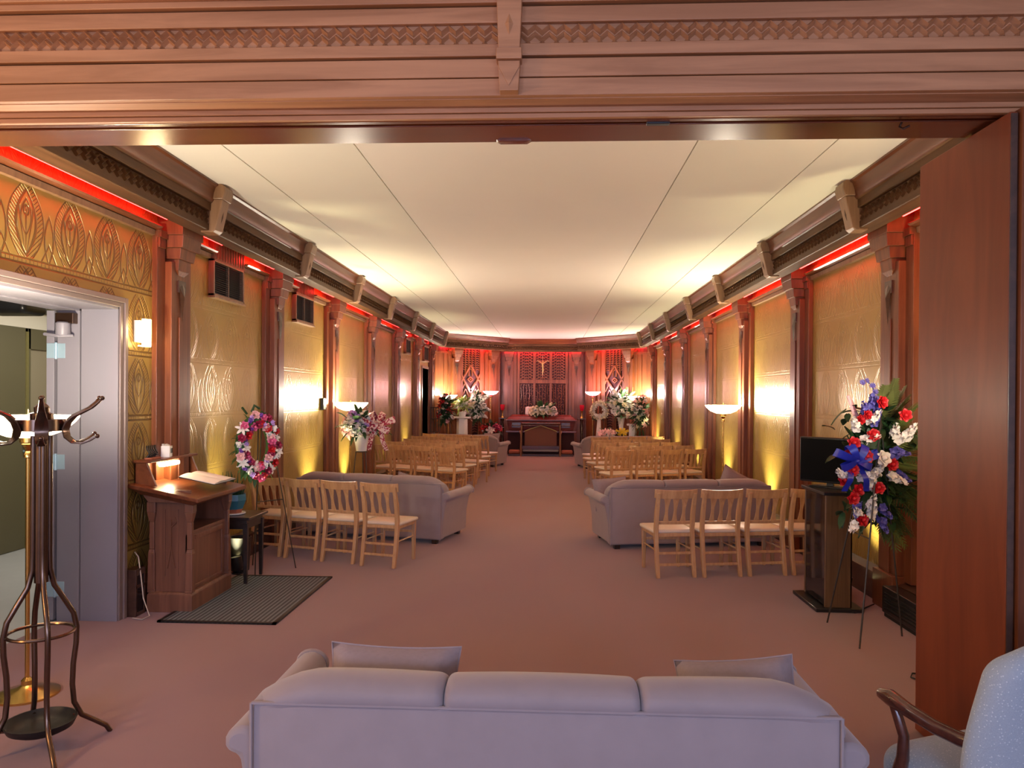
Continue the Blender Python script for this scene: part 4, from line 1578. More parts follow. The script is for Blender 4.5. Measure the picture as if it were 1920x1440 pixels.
vent('large black louvred vent high on the left wall, nearest the opening', 7.02, 7.74, 2.64, 2.99, 0)
vent('black louvred vent high on the left wall, second from the opening', 9.36, 10.08, 2.64, 2.99, 0)
vent('black louvred vent high on the left wall, third from the opening', 16.72, 17.30, 2.66, 2.99, 0)
vent('black louvred vent over the far dark doorway on the left wall', 19.2, 19.9, 2.62, 2.99, 0)
th = thing('wall_thermostat', 'black wall box at the edge of the gold panel by the left torchiere', 'thermostat', (-HW, 10.62, 1.58))
MB().box(0, .05, -.06, .06, -.085, .085).build('housing', M_black, th, 0, .01)
MB().box(.05, .054, .035, .055, -.05, .06).build('side_cover', M_white, th, 0, .002)
ht = thing('floor_heater', 'long black floor heater along the right wall behind the flower easel', 'heater', (2.88, 5.2, 0))
MB().box(-.06, .055, -.60, .90, .03, .235).build('casing', M_black, ht, 0, .006)
b = MB()
for j in range(6):
    b.box(-.066, -.06, -.56, .85, .06 + j * .025, .068 + j * .025)
b.build('grille', M_iron, ht, 0)
MB().box(-.05, .05, -.58, .88, .0, .03).build('foot', M_iron, ht, 0)
hg = thing('heater_grille', 'dark wooden heater grille low on the wall beside the doorway', 'heater', (-HW, 5.685, 0))
b = MB().box(.0, .095, -.07, -.05, 0, .36).box(.0, .095, .05, .07, 0, .36).box(.0, .095, -.05, .05, .31, .36).box(.0, .095, -.05, .05, 0, .03)
b.build('frame', M_dark, hg, 0, .004)
MB().box(.0, .088, -.05, .05, .03, .31).build('backing', M_gloss, hg, 0)
ho = thing('ceiling_speaker', 'black box speaker hung in the hall above the doorway', 'speaker', (-4.43, 6.30, 2.44))
MB().rbox(-.22, .22, -.16, .16, -.065, .065, .05, 3, 3).build('housing', M_black, ho, 60)
MB().box(-.03, .03, -.03, .03, .06, .42).build('bracket', M_black, ho, 0)

# ------------------------------------------------------------------ television on its stand
tv = thing('media_stand', 'tall narrow brown stand with black glass side under the television', 'stand', (2.51, 6.42, 0))
MB().box(-.185, .19, -.285, .30, .0, .03).build('base_plate', M_black, tv, 0, .004)
b = MB().box(-.105, .105, -.25, -.225, .03, .93).box(-.105, .105, .225, .25, .03, .93).box(.09, .105, -.25, .25, .03, .93)
cc = b.build('carcass', M_tvwood, tv, 0, .003)
MB().box(-.100, -.094, -.222, .222, .04, .92).build('glass_door', M_gloss, cc, 0, .002)
for z in (.36, .60):
    MB().box(-.088, .09, -.222, .222, z, z + .015).build('shelf', M_tvwood, cc, 0)
MB().box(-.13, .13, -.275, .275, .93, .955).build('stand_top', M_black, tv, 0, .004)
tl = thing('television', 'black flat screen television on the brown stand, partly behind the flowers', 'television', (2.56, 6.50, .955), R(-48))
b = MB().rbox(-.15, .15, -.08, .08, 0, .012, .006, 1, 2)
b.build('foot', M_black, tl, 40)
MB().box(-.03, .03, -.012, .012, .01, .06).build('neck', M_black, tl, 0, .003)
hs = MB().rbox(-.27, .27, -.022, .028, .035, .42, .012, 2, 2).build('housing', M_black, tl, 50)
MB().box(-.258, .258, -.0235, -.0225, .052, .405).build('screen', M_gloss, hs, 0)

# ------------------------------------------------------------------ altar group
ck = thing('casket', 'polished maroon casket with lilac-lit side on a dark draped bier', 'casket', (-.03, 22.45, 0))
b = MB().frustum((-.94, .94, -.30, .30), (-1.0, 1.0, -.33, .33), .72, 1.0)
cbd = b.build('casket_body', M_cask, ck, 0, .015)
MB().box(-1.04, 1.04, -.36, .36, .655, .72).build('lower_molding', M_cask, ck, 0, .015)
MB().box(-1.05, 1.05, -.365, .365, 1.0, 1.035).build('upper_molding', M_cask, ck, 0, .012)
b = MB().frustum((-1.03, 1.03, -.35, .35), (-.92, .92, -.22, .22), 1.035, 1.13).frustum((-.92, .92, -.22, .22), (-.86, .86, -.12, .12), 1.13, 1.175)
b.build('lid', M_cask, ck, 0, .012)
b = MB().tube([(-.85, -.40, .86), (.85, -.40, .86)], .018, 10)
for x in (-.8, -.27, .27, .8):
    b.tube([(x, -.40, .86), (x, -.315, .87)], .014, 8)
b.build('handle_rail', M_mahog, cbd)
for x in (-.72, .72):
    MB().box(x - .13, x + .13, -.3305, -.318, .80, .95).build('side_panel', M_mahog, cbd, 0, .004)
b = MB().box(-.97, .97, -.29, .29, 0.0, .655)
b.build('bier_drape', M_skirt, ck, 0, .01)
kn = thing('kneeler', 'wooden kneeler with arched panel standing before the casket', 'kneeler', (-.03, 21.82, 0))
for s in (-1, 1):
    b = MB()
    for y in (-.18, .14):
        b.tube([(s * .56, y, 0), (s * .56, y, .60), (s * .54, y * .8, .92)], [.03, .024, .022], 8)
    b.tube([(s * .56, -.18, .62), (s * .60, -.02, .72), (s * .56, .14, .62)], .02, 8)
    b.build('side_post', M_brk, kn)
b = MB().prism([(-.46, .30), (.46, .30), (.46, .70), (.30, .76), (.02, .86), (-.02, .86), (-.30, .76), (-.46, .70)], -.10, -.07, 'y')
ap = b.build('arched_panel', M_kneel, kn, 0, .005)
b = MB().tube([(-.47, -.11, .71), (-.30, -.11, .78), (0, -.11, .88), (.30, -.11, .78), (.47, -.11, .71)], .014, 8)
b.build('arch_trim', M_gilt, ap)
MB().rbox(-.56, .56, -.20, .04, .90, .97, .03, 2, 3).build('arm_rest', M_mahog, kn, 60)
MB().box(-.56, .56, -.12, .10, .20, .30).build('lower_rail', M_mahog, kn, 0, .005)
MB().box(-.93, .93, -.10, .19, .0, .06).build('base_step', M_dark, kn, 0, .004)
MB().rbox(-.52, .52, .04, .19, .12, .20, .03, 2, 3).build('kneeling_pad', M_vinyl, kn, 60)
for s in (-1, 1):
    MB().rbox(s * .60, s * .92, -.05, .18, .06, .17, .04, 2, 3).build('side_pad', M_terra, kn, 60)
ur = tag(MB().lathe([(.075, 0), (.085, .01), (.085, .20), (.07, .225), (.03, .24), (0, .242)], 24, (-.42, 22.55, 1.172)).build('memorial_urn', M_white, None, 40), 'white cylinder urn standing on the casket lid', 'urn')
for s, side in ((-1, 'lectern'), (1, 'television')):
    t = thing('votive_stand', 'red glass votive candle on a dark ornate stand, %s side of the casket' % side, 'candle stand', (s * 1.17, 22.35, 0), 0, 'votive candle stands')
    MB().box(-.12, .12, -.12, .12, 0, .06).frustum((-.12, .12, -.12, .12), (-.06, .06, -.06, .06), .06, .16).build('base', M_dark, t, 0, .004)
    MB().lathe([(.055, .15), (.03, .25), (.045, .40), (.03, .60), (.05, .80), (.03, .95), (.055, 1.05)], 16).build('column', M_bronze, t)
    MB().box(-.11, .11, -.11, .11, 1.05, 1.08).build('table_plate', M_dark, t, 0, .003)
    cf = MB().lathe([(.055, 1.08), (.05, 1.10), (.02, 1.14), (.018, 1.22), (.03, 1.28), (.045, 1.30)], 16).build('candle_foot', M_brass, t)
    MB().lathe([(.03, 1.295), (.055, 1.33), (.066, 1.40), (.068, 1.47), (.062, 1.47), (.058, 1.40), (.03, 1.31)], 20).build('glass', M_redglass, cf)
    o = light('candle_light', 'POINT', (0, 0, 1.55), 1.2, (1, .25, .2), shadow_soft_size=.03)
    o.parent = t
cr = thing('crucifix', 'golden crucifix hung on the lattice screen above the casket', 'crucifix', (0, BACK - .10, 2.66))
MB().box(-.014, .014, -.01, .01, -.34, .30).box(-.20, .20, -.01, .01, .13, .158).build('cross', M_brk, cr, 0, .003)
b = MB()
b.tube([(-.165, -.02, .17), (-.09, -.022, .115), (-.035, -.025, .085), (0, -.03, .075), (.035, -.025, .085), (.09, -.022, .115), (.165, -.02, .17)], [.008, .012, .018, .022, .018, .012, .008], 8)
b.tube([(0, -.03, .09), (0, -.03, .02), (.005, -.03, -.05), (.012, -.04, -.14), (0, -.028, -.22), (0, -.025, -.28)], [.028, .03, .024, .022, .015, .010], 8)
b.ball((.008, -.035, .135), (.024, .024, .030), 8, 6)
b.build('corpus', M_gilt, cr, 60)
ir = thing('candle_rack', 'black iron candle rack beside the far doorway at the left wall', 'candle rack', (-2.86, 20.15, 0))
b = MB()
for x in (-.10, -.03, .04, .11):
    b.tube([(x, 0, .75), (x, 0, 1.40)], .010, 6)
for z in (.75, 1.1, 1.40):
    b.tube([(-.11, 0, z), (.11, 0, z)], .010, 6)
b.build('rack', M_iron, ir)
MB().lathe([(.12, 0), (.12, .02), (.02, .05), (.015, .35), (.03, .38), (.015, .42), (.015, .6), (.03, .64), (.015, .75)], 16).build('stem', M_bronze, ir)

# ------------------------------------------------------------------ flowers
C_RED = plain('red_petals', (.50, .008, .015), .5, var=.3, scale=25)
C_CRIM = plain('crimson_petals', (.30, .012, .06), .55, var=.3, scale=25)
C_PINK = plain('pink_petals', (.68, .12, .28), .55, var=.25, scale=25)
C_BLUSH = plain('blush_petals', (.78, .45, .45), .55, var=.15, scale=25)
C_WHITE = plain('white_petals', (.80, .77, .72), .6, var=.06, scale=25)
C_CREAM = plain('cream_petals', (.78, .70, .50), .6, var=.1, scale=25)
C_LAV = plain('lavender_petals', (.50, .32, .68), .55, var=.2, scale=25)
C_PURP = plain('purple_petals', (.20, .07, .42), .55, var=.3, scale=25)
C_BLUE = plain('blue_violet_petals', (.10, .09, .38), .55, var=.3, scale=25)
C_YEL = plain('yellow_petals', (.80, .50, .03), .55, var=.15, scale=25)


def petal(mb, M, w, h, cup, curl, n=3):
    def fn(u, v):
        a = 2 * u - 1
        ww = w * (sin(pi * min(1, .12 + v * .80)) ** .7)
        x = a * ww / 2
        z = h * v * cos(curl * v)
        y = cup * (1 - a * a) * sin(pi * v * .8) + h * v * sin(curl * v)
        return (x, -y * .0 + (h * sin(curl * v) * v - cup * (a * a) * .5 * w), z)
    mb.grid(fn, n, n, M)


def flower_mesh(kind, mat, seed=0):
    rnd = random.Random(seed)
    b = MB()
    if kind == 'rose':
        b.ball((0, 0, .32), (.20, .20, .26), 7, 5)
        for ring, (n, tilt, h, w, r0) in enumerate(((3, .15, .50, .46, .06), (5, .42, .55, .54, .10), (6, .85, .52, .56, .12))):
            for i in range(n):
                a = 2 * pi * i / n + ring * .6 + rnd.uniform(-.1, .1)
                M = Matrix.Rotation(a, 4, 'Z') @ Matrix.Translation((0, r0, .04)) @ Matrix.Rotation(-tilt, 4, 'X')
                petal(b, M, w, h, .25, .5)
        b.lathe([(.02, -.06), (.14, .02), (.2, .10)], 8)
    elif kind == 'lily':
        for i in range(6):
            M = Matrix.Rotation(2 * pi * i / 6, 4, 'Z') @ Matrix.Translation((0, .03, .02)) @ Matrix.Rotation(-.75, 4, 'X')
            petal(b, M, .30, .72, .15, .75, 4)
        for i in range(5):
            a = 2 * pi * i / 5
            b.tube([(0, 0, .05), (.10 * cos(a), .10 * sin(a), .42)], .018, 4)
    elif kind == 'carnation':
        for i in range(20):
            d = Vector((rnd.gauss(0, 1), rnd.gauss(0, 1), abs(rnd.gauss(.7, .6)))).normalized()
            M = aim((0, 0, .08), d, rnd.uniform(0, 6))
            petal(b, M, .34, rnd.uniform(.36, .48), .2, .6)
        b.ball((0, 0, .2), (.2, .2, .18), 6, 4)
    elif kind == 'stock':
        for i in range(11):
            a = i * 2.4
            z = .05 + i * .088
            r = .27 * (1 - i / 16)
            M = aim((.08 * cos(a), .08 * sin(a), z), (cos(a), sin(a), .35), rnd.uniform(0, 6), r * 1.9)
            for k in range(5):
                petal(b, M @ Matrix.Rotation(k * 2 * pi / 5, 4, 'Z') @ Matrix.Rotation(-rnd.uniform(.6, 1.1), 4, 'X'), .60, .62, .3, .45, 3)
        b.tube([(0, 0, 0), (0, 0, 1.05)], .03, 5)
    elif kind == 'daisy':
        for i in range(10):
            M = Matrix.Rotation(2 * pi * i / 10, 4, 'Z') @ Matrix.Rotation(-1.1 + rnd.uniform(-.15, .15), 4, 'X')
            petal(b, M, .22, .5, .06, .2, 2)
        b.ball((0, 0, .06), (.12, .12, .08), 7, 4)
    me = b.mesh(kind, mat, 60)
    return me


MESH = {}


def flower(parent, kind, mat, loc, d, size, roll=0):
    key = (kind, mat.name)
    if key not in MESH:
        MESH[key] = flower_mesh(kind, mat, len(MESH))
    o = inst(kind + ('_spike' if kind == 'stock' else ''), MESH[key], parent)
    o.matrix_local = aim(loc, d, roll, size)
    return o


def leaf(mb, p, d, L, w, rnd, droop=.3):
    d = Vector(d).normalized()
    s = d.cross(Vector((0, 0, 1)))
    if s.length < .05:
        s = Vector((1, 0, 0))
    s = (s.normalized() + Vector((rnd.uniform(-.4, .4), rnd.uniform(-.4, .4), rnd.uniform(-.4, .4)))).normalized()
    up = s.cross(d)

    def fn(u, v):
        a = 2 * u - 1
        q = Vector(p) + d * (L * v) + s * (a * w / 2 * sin(pi * (.06 + .93 * v)) ** .8) + up * (-.12 * w * (1 - a * a))
        return q + Vector((0, 0, -droop * L * v * v))
    mb.grid(fn, 2, 4)


def frond(mb, p, d, L, rnd, n=11, w=.30, droop=.25):
    """a fern or palm frond with narrow leaflets"""
    d = Vector(d).normalized()
    s = d.cross(Vector((0, 0, 1)))
    if s.length < .05:
        s = Vector((1, 0, 0))
    s.normalize()
    s = Matrix.Rotation(rnd.uniform(-.9, .9), 3, d) @ s

    def P(v):
        return Vector(p) + d * (L * v) + Vector((0, 0, -droop * L * v * v))
    mb.tube([P(i / 5) for i in range(6)], [.006, .005, .005, .004, .003, .002], 4)
    for i in range(n):
        v = .12 + .86 * i / n
        for sg in (-1, 1):
            l = w * L * (1 - .65 * v) * (0.6 + .4 * sin(pi * v))
            e = (s * sg + d * .8).normalized()
            q = P(v)
            tp = q + e * l + Vector((0, 0, -.15 * l))
            o = d * .008 + Vector((0, 0, .003))
            mb.add([q - o, q.lerp(tp, .5) - d * .011, tp, q.lerp(tp, .5) + d * .011, q + o], [(0, 1, 2, 3, 4)])


def rdir(rnd, bias, spread):
    return (Vector(bias).normalized() + Vector((rnd.gauss(0, 1), rnd.gauss(0, 1), rnd.gauss(0, 1))) * spread).normalized()


def bouquet(t, centre, size, palette, n, face=(0, -1, .2), leaves=40, leafmat=None, frondn=8, seed=1, leaf_len=.16, frond_len=.35, shape=None):
    """flowers over the viewer-side half of an ellipsoid, on foliage"""
    rnd = random.Random(seed)
    leafmat = leafmat or M_leafg
    c = Vector(centre)
    f = Vector(face).normalized()
    b = MB()
    for i in range(leaves):
        d = rdir(rnd, f, .9)
        p = c + Vector((d.x * size[0], d.y * size[1], d.z * size[2])) * rnd.uniform(.3, .9)
        leaf(b, p, d + Vector((0, 0, rnd.uniform(-.3, .5))), leaf_len * rnd.uniform(.7, 1.3), leaf_len * .36, rnd)
    for i in range(frondn):
        d = rdir(rnd, (f.x, f.y * .3, .4), .8)
        p = c + Vector((d.x * size[0], d.y * size[1], d.z * size[2])) * .55
        frond(b, p, d, frond_len * rnd.uniform(.7, 1.2), rnd)
    b.ball(tuple(c + Vector((0, .02, 0))), tuple(s * .62 for s in size), 10, 7)
    b.build('foliage', leafmat, t, 60)
    i = 0
    for q in range(n):
        # even spread (fibonacci) over the sphere, keep the facing part
        while True:
            z = 1 - 2 * ((i + .5) / (n * 1.9)) if i < n * 1.9 else rnd.uniform(-1, 1)
            a = i * 2.39996
            i += 1
            d = Vector((sqrt(max(0, 1 - z * z)) * cos(a), sqrt(max(0, 1 - z * z)) * sin(a), z))
            if d.dot(f) > -.25 or i > n * 6:
                break
        kind, mat, s = palette[(q * 7 + rnd.randrange(3)) % len(palette)]
        r = rnd.uniform(.85, 1.08)
        p = c + Vector((d.x * size[0], d.y * size[1], d.z * size[2])) * r
        dd = (d + f * .5 + Vector((rnd.uniform(-.3, .3), rnd.uniform(-.3, .3), rnd.uniform(-.2, .3)))).normalized()
        flower(t, kind, mat, p - dd * s * .3, dd, s * rnd.uniform(.85, 1.15), rnd.uniform(0, 6))


def easel(name, label, x, y, rz, H, spread=.32, top=.05, shelf=None):
    t = thing(name, label, 'easel', (x, y, 0), rz, 'flower easels')
    for s in (-1, 1):
        MB().tube([(s * spread, -.22, 0), (s * top, .02, H)], .006, 6).build('front_leg', M_wire, t)
    MB().tube([(0, .20, 0), (0, .03, H)], .006, 6).build('rear_leg', M_wire, t)
    z = H * .45
    k = .45
    w = spread + (top - spread) * k
    MB().tube([(-w, -.22 + .24 * k, z), (w, -.22 + .24 * k, z)], .005, 6).build('cross_bar', M_wire, t)
    return t


# ---- wreath on its easel between lectern and oak chairs
a = R(52)
easel('wire_easel', 'thin wire easel holding the flower wreath by the left wall', -2.60, 7.30, a, 1.50, .22)
wr = thing('flower_wreath', 'oval wreath of pink, white and purple flowers on a wire easel, left wall', 'wreath', (-2.64, 7.20, 1.21), a)
rnd = random.Random(11)
b = MB()
b.tube([(.165 * cos(2 * pi * i / 36), .0, .245 * sin(2 * pi * i / 36)) for i in range(36)], .055, 8, True)
for i in range(70):
    q = rnd.uniform(0, 2 * pi)
    d = Vector((cos(q), rnd.uniform(-.9, .2), sin(q)))
    leaf(b, (.17 * cos(q), .0, .26 * sin(q)), d, rnd.uniform(.07, .13), .04, rnd)
b.build('foliage', M_leafg, wr, 60)
pal = [('rose', C_CRIM, .095), ('carnation', C_WHITE, .11), ('rose', C_PINK, .10), ('carnation', C_LAV, .10), ('lily', C_WHITE, .12), ('rose', C_RED, .095), ('carnation', C_PURP, .09), ('rose', C_BLUSH, .10)]
for i in range(58):
    q = 2 * pi * i / 29 + rnd.uniform(-.06, .06)
    rr = (.82, 1.17)[i % 2] * rnd.uniform(.94, 1.06)
    kind, mat, s = pal[(i * 3 + rnd.randrange(2)) % 8]
    flower(wr, kind, mat, (.17 * rr * cos(q), -.045 + rnd.uniform(-.012, .012), .25 * rr * sin(q)), (cos(q) * (.35 if i % 2 else -.3), -1, sin(q) * (.35 if i % 2 else -.3) + .1), s * .76, rnd.uniform(0, 6))
MB().tube([(-.10, .0, .31), (-.16, -.02, .37)], .012, 5).tube([(-.05, 0, .33), (-.04, -.03, .39), (.02, -.02, .36)], .014, 5).build('dark_ribbon', M_leafd, wr)


# ---- white pot of flowers on a tall wire stand, left wall
fs = thing('wire_plant_stand', 'tall thin wire stand under the white flower pot at the left wall', 'stand', (-2.42, 10.45, 0))
for k in range(3):
    q = R(90 + 120 * k)
    MB().tube([(.17 * cos(q), .17 * sin(q), 0), (.075 * cos(q), .075 * sin(q), .93)], .007, 6).build('leg', M_wire, fs)
MB().tube([(.08 * cos(2 * pi * i / 24), .08 * sin(2 * pi * i / 24), .92) for i in range(24)], .006, 6, True).build('ring', M_wire, fs)
MB().tube([(.12 * cos(2 * pi * i / 24), .12 * sin(2 * pi * i / 24), .45) for i in range(24)], .005, 6, True).build('lower_ring', M_wire, fs)
fp = thing('potted_bouquet', 'white pot of white and lilac flowers with a pink striped bow, tall wire stand', 'flower arrangement', (-2.42, 10.45, .93))
MB().lathe([(.072, 0), (.105, .20), (.112, .21), (.100, .21), (.095, .18), (0, .175)], 28, caps=False).build('pot', M_white, fp)
bouquet(fp, (.0, -.02, .36), (.27, .22, .20), [('carnation', C_WHITE, .13), ('lily', C_BLUSH, .17), ('rose', C_LAV, .10), ('carnation', C_CREAM, .12), ('rose', C_LAV, .11), ('carnation', C_WHITE, .14), ('lily', C_WHITE, .16)], 38, (.1, -1, .35), 46, M_leafg, 5, 4, .16, .30)


def bow(t, name, mat, loc, s, face_rot=0):
    M0 = Matrix.Translation(loc) @ Matrix.Rotation(face_rot, 4, 'Z')
    b = MB()
    for k, (ang, L) in enumerate(((.35, 1), (2.75, 1), (1.1, .75), (2.0, .75), (-.4, .7), (3.6, .7))):
        def fn(u, v, ang=ang, L=L):
            q = 2 * pi * u
            r = s * L * .5 * (1 - cos(q))
            y = -s * .22 * sin(q) + (v - .5) * s * .10
            w = (v - .5) * s * .34 * (.35 + .65 * sin(q / 2))
            return (r * cos(ang) - w * sin(ang), y - .02, r * sin(ang) + w * cos(ang))
        b.grid(fn, 12, 2, M0)
    for sg in (-1, 1):
        b.grid(lambda u, v, sg=sg: (sg * (s * .12 + s * .35 * v) + (u - .5) * s * .25, -.03 + .02 * sin(v * 8), -s * 1.25 * v), 2, 8, M0)
    b.ball((0, -.03, 0), (s * .14, s * .12, s * .12), 8, 6, M0)
    return b.build(name, mat, t, 60)


def mat_stripe():
    t = NT('pink_striped_ribbon')
    v = t.noise(t.coords((14, 14, 14)), 1.0, 1)
    s = t.smooth(t.M('SINE', t.M('MULTIPLY', v, 30)), -.1, .1)
    t.set(Base_Color=t.mix(s, (.74, .55, .50), (.36, .03, .07)), Roughness=.4)
    return t.m


bow(fp, 'striped_bow', mat_stripe(), (.27, -.17, .36), .27, R(-8))

# ---- red, white and blue spray on the right
SX, SY = 2.51, 5.58
easel('wire_easel', 'thin wire easel holding the red, white and blue flower spray', 2.53, 5.56, R(-90), 1.62, .30)
sp = thing('flower_spray', 'tall spray of red roses, white stock and blue flowers with palm leaves', 'flower arrangement', (SX, SY, 1.25), R(5))
K = 5.55 / 1420
rnd = random.Random(21)


def at(px, py, y=0):
    return ((px - 1627) * K, y, (862 - py) * K)


b = MB()
for i in range(190):
    px = rnd.gauss(1634, 28)
    py = rnd.uniform(760, 975)
    leaf(b, at(px, py, rnd.uniform(-.02, .08)), (rnd.uniform(-1, 1), rnd.uniform(-1, .2), rnd.uniform(-1, .8)), rnd.uniform(.09, .16), .05, rnd)
b.ball(at(1632, 860, .05), (.17, .06, .40), 12, 8)
b.build('foliage', M_leafd, sp, 60)
b = MB()
for i in range(48):
    q = R(-85 + 165 * i / 47)
    p = at(1650 + rnd.uniform(-10, 14), 860 - 70 * sin(q) + rnd.uniform(-10, 10), .06 + rnd.uniform(0, .05))
    frond(b, p, (cos(q) * .9 + .15, rnd.uniform(-.15, .12), sin(q) * 1.2 + .05), rnd.uniform(.28, .42), rnd, 14, .42, .12)
b.build('palm_fronds', M_palm, sp, 60)
RS = [(1625, 752), (1591, 784), (1602, 775), (1669, 775), (1612, 812), (1576, 826), (1579, 845), (1568, 846), (1598, 850), (1646, 864), (1574, 874), (1562, 894), (1587, 910), (1623, 907), (1575, 925), (1594, 965)]
for px, py in RS:
    flower(sp, 'rose', C_RED, at(px, py, -.13 + rnd.uniform(-.03, .03)), (rnd.uniform(-.3, .3), -1, rnd.uniform(0, .4)), .078 if py not in (775, 784, 846) or px == 1669 else .06, rnd.uniform(0, 6))
flower(sp, 'rose', C_WHITE, at(1626, 853, -.16), (.1, -1, .2), .095, 1)
ST = [(1587, 800, -.5, .6), (1597, 822, .6, .3), (1610, 790, .3, .7), (1566, 888, -.8, .5), (1590, 888, .6, .3), (1574, 880, -.9, -.1), (1622, 885, .2, 1), (1612, 902, -.1, .6), (1610, 905, .2, 1), (1614, 960, 0, 1), (1612, 945, 0, .9), (1592, 958, -.4, .4), (1586, 972, -.5, -.3), (1663, 820, .5, .5), (1678, 815, .3, .8), (1656, 812, -.2, .5), (1648, 885, .8, -.4)]
for px, py, dx, dz in ST:
    flower(sp, 'stock', C_WHITE, at(px, py, -.10), (dx, -.55, dz), .125, rnd.uniform(0, 6))
BL = [(1616, 760, -.2, 1), (1622, 775, .1, 1), (1620, 790, 0, 1), (1640, 855, .9, .3), (1655, 838, .9, -.3), (1632, 940, .5, -.7), (1634, 962, .2, -1), (1590, 935, -.3, -.8), (1660, 880, .8, -.5), (1605, 775, -.4, .8)]
for px, py, dx, dz in BL:
    flower(sp, 'stock', C_BLUE, at(px, py, -.09), (dx, -.45, dz), .115, rnd.uniform(0, 6))
b = MB().tube([at(1632, 770), at(1634, 745), at(1628, 722), at(1616, 712)], .004, 5)
b.build('stem', M_leafg, sp)
for px, py in ((1634, 745), (1632, 733), (1627, 722), (1616, 713), (1608, 716)):
    flower(sp, 'daisy', C_BLUE, at(px, py, -.01), (rnd.uniform(-.6, .6), -1, .3), .05, 1)
b = MB().tube([at(1598, 785, -.02), at(1580, 740, -.02)], [.022, .013], 8, flat=.4)
b.build('ribbon_stick', C_BLUSH, sp)
bow(sp, 'blue_bow', M_ribbon_blue, at(1580, 858, -.13), .17)

# ---- casket spray and the altar flowers
cs = thing('casket_spray', 'spray of white and cream flowers lying on the casket lid', 'flower arrangement', (.03, 22.40, 1.19))
bouquet(cs, (0, -.03, .10), (.40, .24, .16), [('lily', C_CREAM, .20), ('rose', C_WHITE, .12), ('stock', C_CREAM, .24), ('lily', C_WHITE, .18), ('rose', C_CREAM, .11)], 30, (0, -1, .7), 40, M_leafg, 12, 31, .2, .38)

AG = 'flowers around the altar'
e1 = thing('flower_easel_spray', 'drooping dark green spray with red and white flowers, far left corner', 'flower arrangement', (-2.62, 20.62, 0), 0, AG)
for s in (-1, 1):
    MB().tube([(s * .25, -.15, 0), (s * .04, 0, 1.6)], .008, 6).build('easel_leg', M_wire, e1)
MB().tube([(0, .25, 0), (0, .02, 1.6)], .008, 6).build('easel_leg', M_wire, e1)
bouquet(e1, (-.03, -.05, 1.32), (.20, .12, .42), [('rose', C_CREAM, .10), ('rose', C_RED, .12), ('lily', C_RED, .15), ('stock', C_WHITE, .24), ('rose', C_BLUSH, .11)], 20, (.3, -1, .1), 90, M_leafd, 16, 41, .2, .36)


def pedestal(label, x, y, h, w, group='white flower pedestals'):
    t = thing('flower_pedestal', label, 'pedestal', (x, y, 0), 0, group)
    MB().lathe([(w * .52, .05), (w * .44, h - .05)], 6).build('shaft', M_white, t, 20)
    MB().lathe([(w * .62, 0), (w * .62, .05)], 6).build('base', M_white, t, 20)
    MB().lathe([(w * .68, h - .05), (w * .74, h - .03), (w * .74, h)], 24).build('top_plate', M_white, t)
    return t


pedestal('cream six-sided flower pedestal, lectern side of the altar', -2.24, 21.25, 1.13, .34)
f = thing('potted_flowers', 'white pot of white flowers and lime green leaves on the cream pedestal', 'flower arrangement', (-2.24, 21.25, 1.13), 0, AG)
MB().lathe([(.09, 0), (.12, .14), (.11, .14), (0, .12)], 20, caps=False).build('pot', M_white, f)
bouquet(f, (0, -.02, .32), (.20, .17, .17), [('lily', C_WHITE, .15), ('rose', C_WHITE, .11), ('stock', C_CREAM, .24), ('carnation', C_CREAM, .12)], 16, (0, -1, .5), 50, M_lime, 10, 42, .18, .26)
b = MB()
for x, z in ((-.02, .50), (.06, .46), (-.12, .42), (.14, .40)):
    rr = random.Random(int(x * 100) + 70)
    leaf(b, (x, 0, z - .15), (x * .8, -.1, 1), .25, .05, rr, 0)
b.build('tall_leaves', M_lime, f, 60)
f = thing('standing_spray', 'tall cascading spray of white flowers by the lectern-side altar lamp', 'flower arrangement', (-1.86, 21.80, 0), 0, AG)
for s in (-1, 1):
    MB().tube([(s * .25, -.15, 0), (s * .04, 0, 1.7)], .008, 6).build('easel_leg', M_wire, f)
MB().tube([(0, .25, 0), (0, .02, 1.7)], .008, 6).build('easel_leg', M_wire, f)
bouquet(f, (-.02, -.06, 1.36), (.27, .14, .50), [('rose', C_WHITE, .12), ('lily', C_WHITE, .17), ('carnation', C_CREAM, .12), ('stock', C_WHITE, .25)], 34, (0, -1, .1), 80, M_leafd, 16, 43, .18, .34)
b = MB().lathe([(.22, 0), (.22, .03), (.06, .06), (.05, .55), (.22, .58), (.22, .62)], 24, (-1.44, 21.45, 0))
tag(b.build('round_flower_stand', M_dark, None), 'low dark round stand under the red flower basket', 'stand')
f = thing('flower_basket', 'low basket of red and pale flowers beside the lectern-side votive stand', 'flower arrangement', (-1.44, 21.45, .62), 0, AG)
MB().lathe([(.13, 0), (.19, .10), (.18, .10), (0, .08)], 20, caps=False).build('basket', M_iron, f)
bouquet(f, (0, -.04, .18), (.31, .20, .13), [('lily', C_RED, .15), ('rose', C_CRIM, .11), ('carnation', C_WHITE, .12), ('lily', C_BLUSH, .14), ('rose', C_RED, .11)], 24, (0, -1, .8), 50, M_leafd, 8, 44, .16, .25)
bow(f, 'white_bow', M_ribbon_white, (0, -.24, .10), .12)

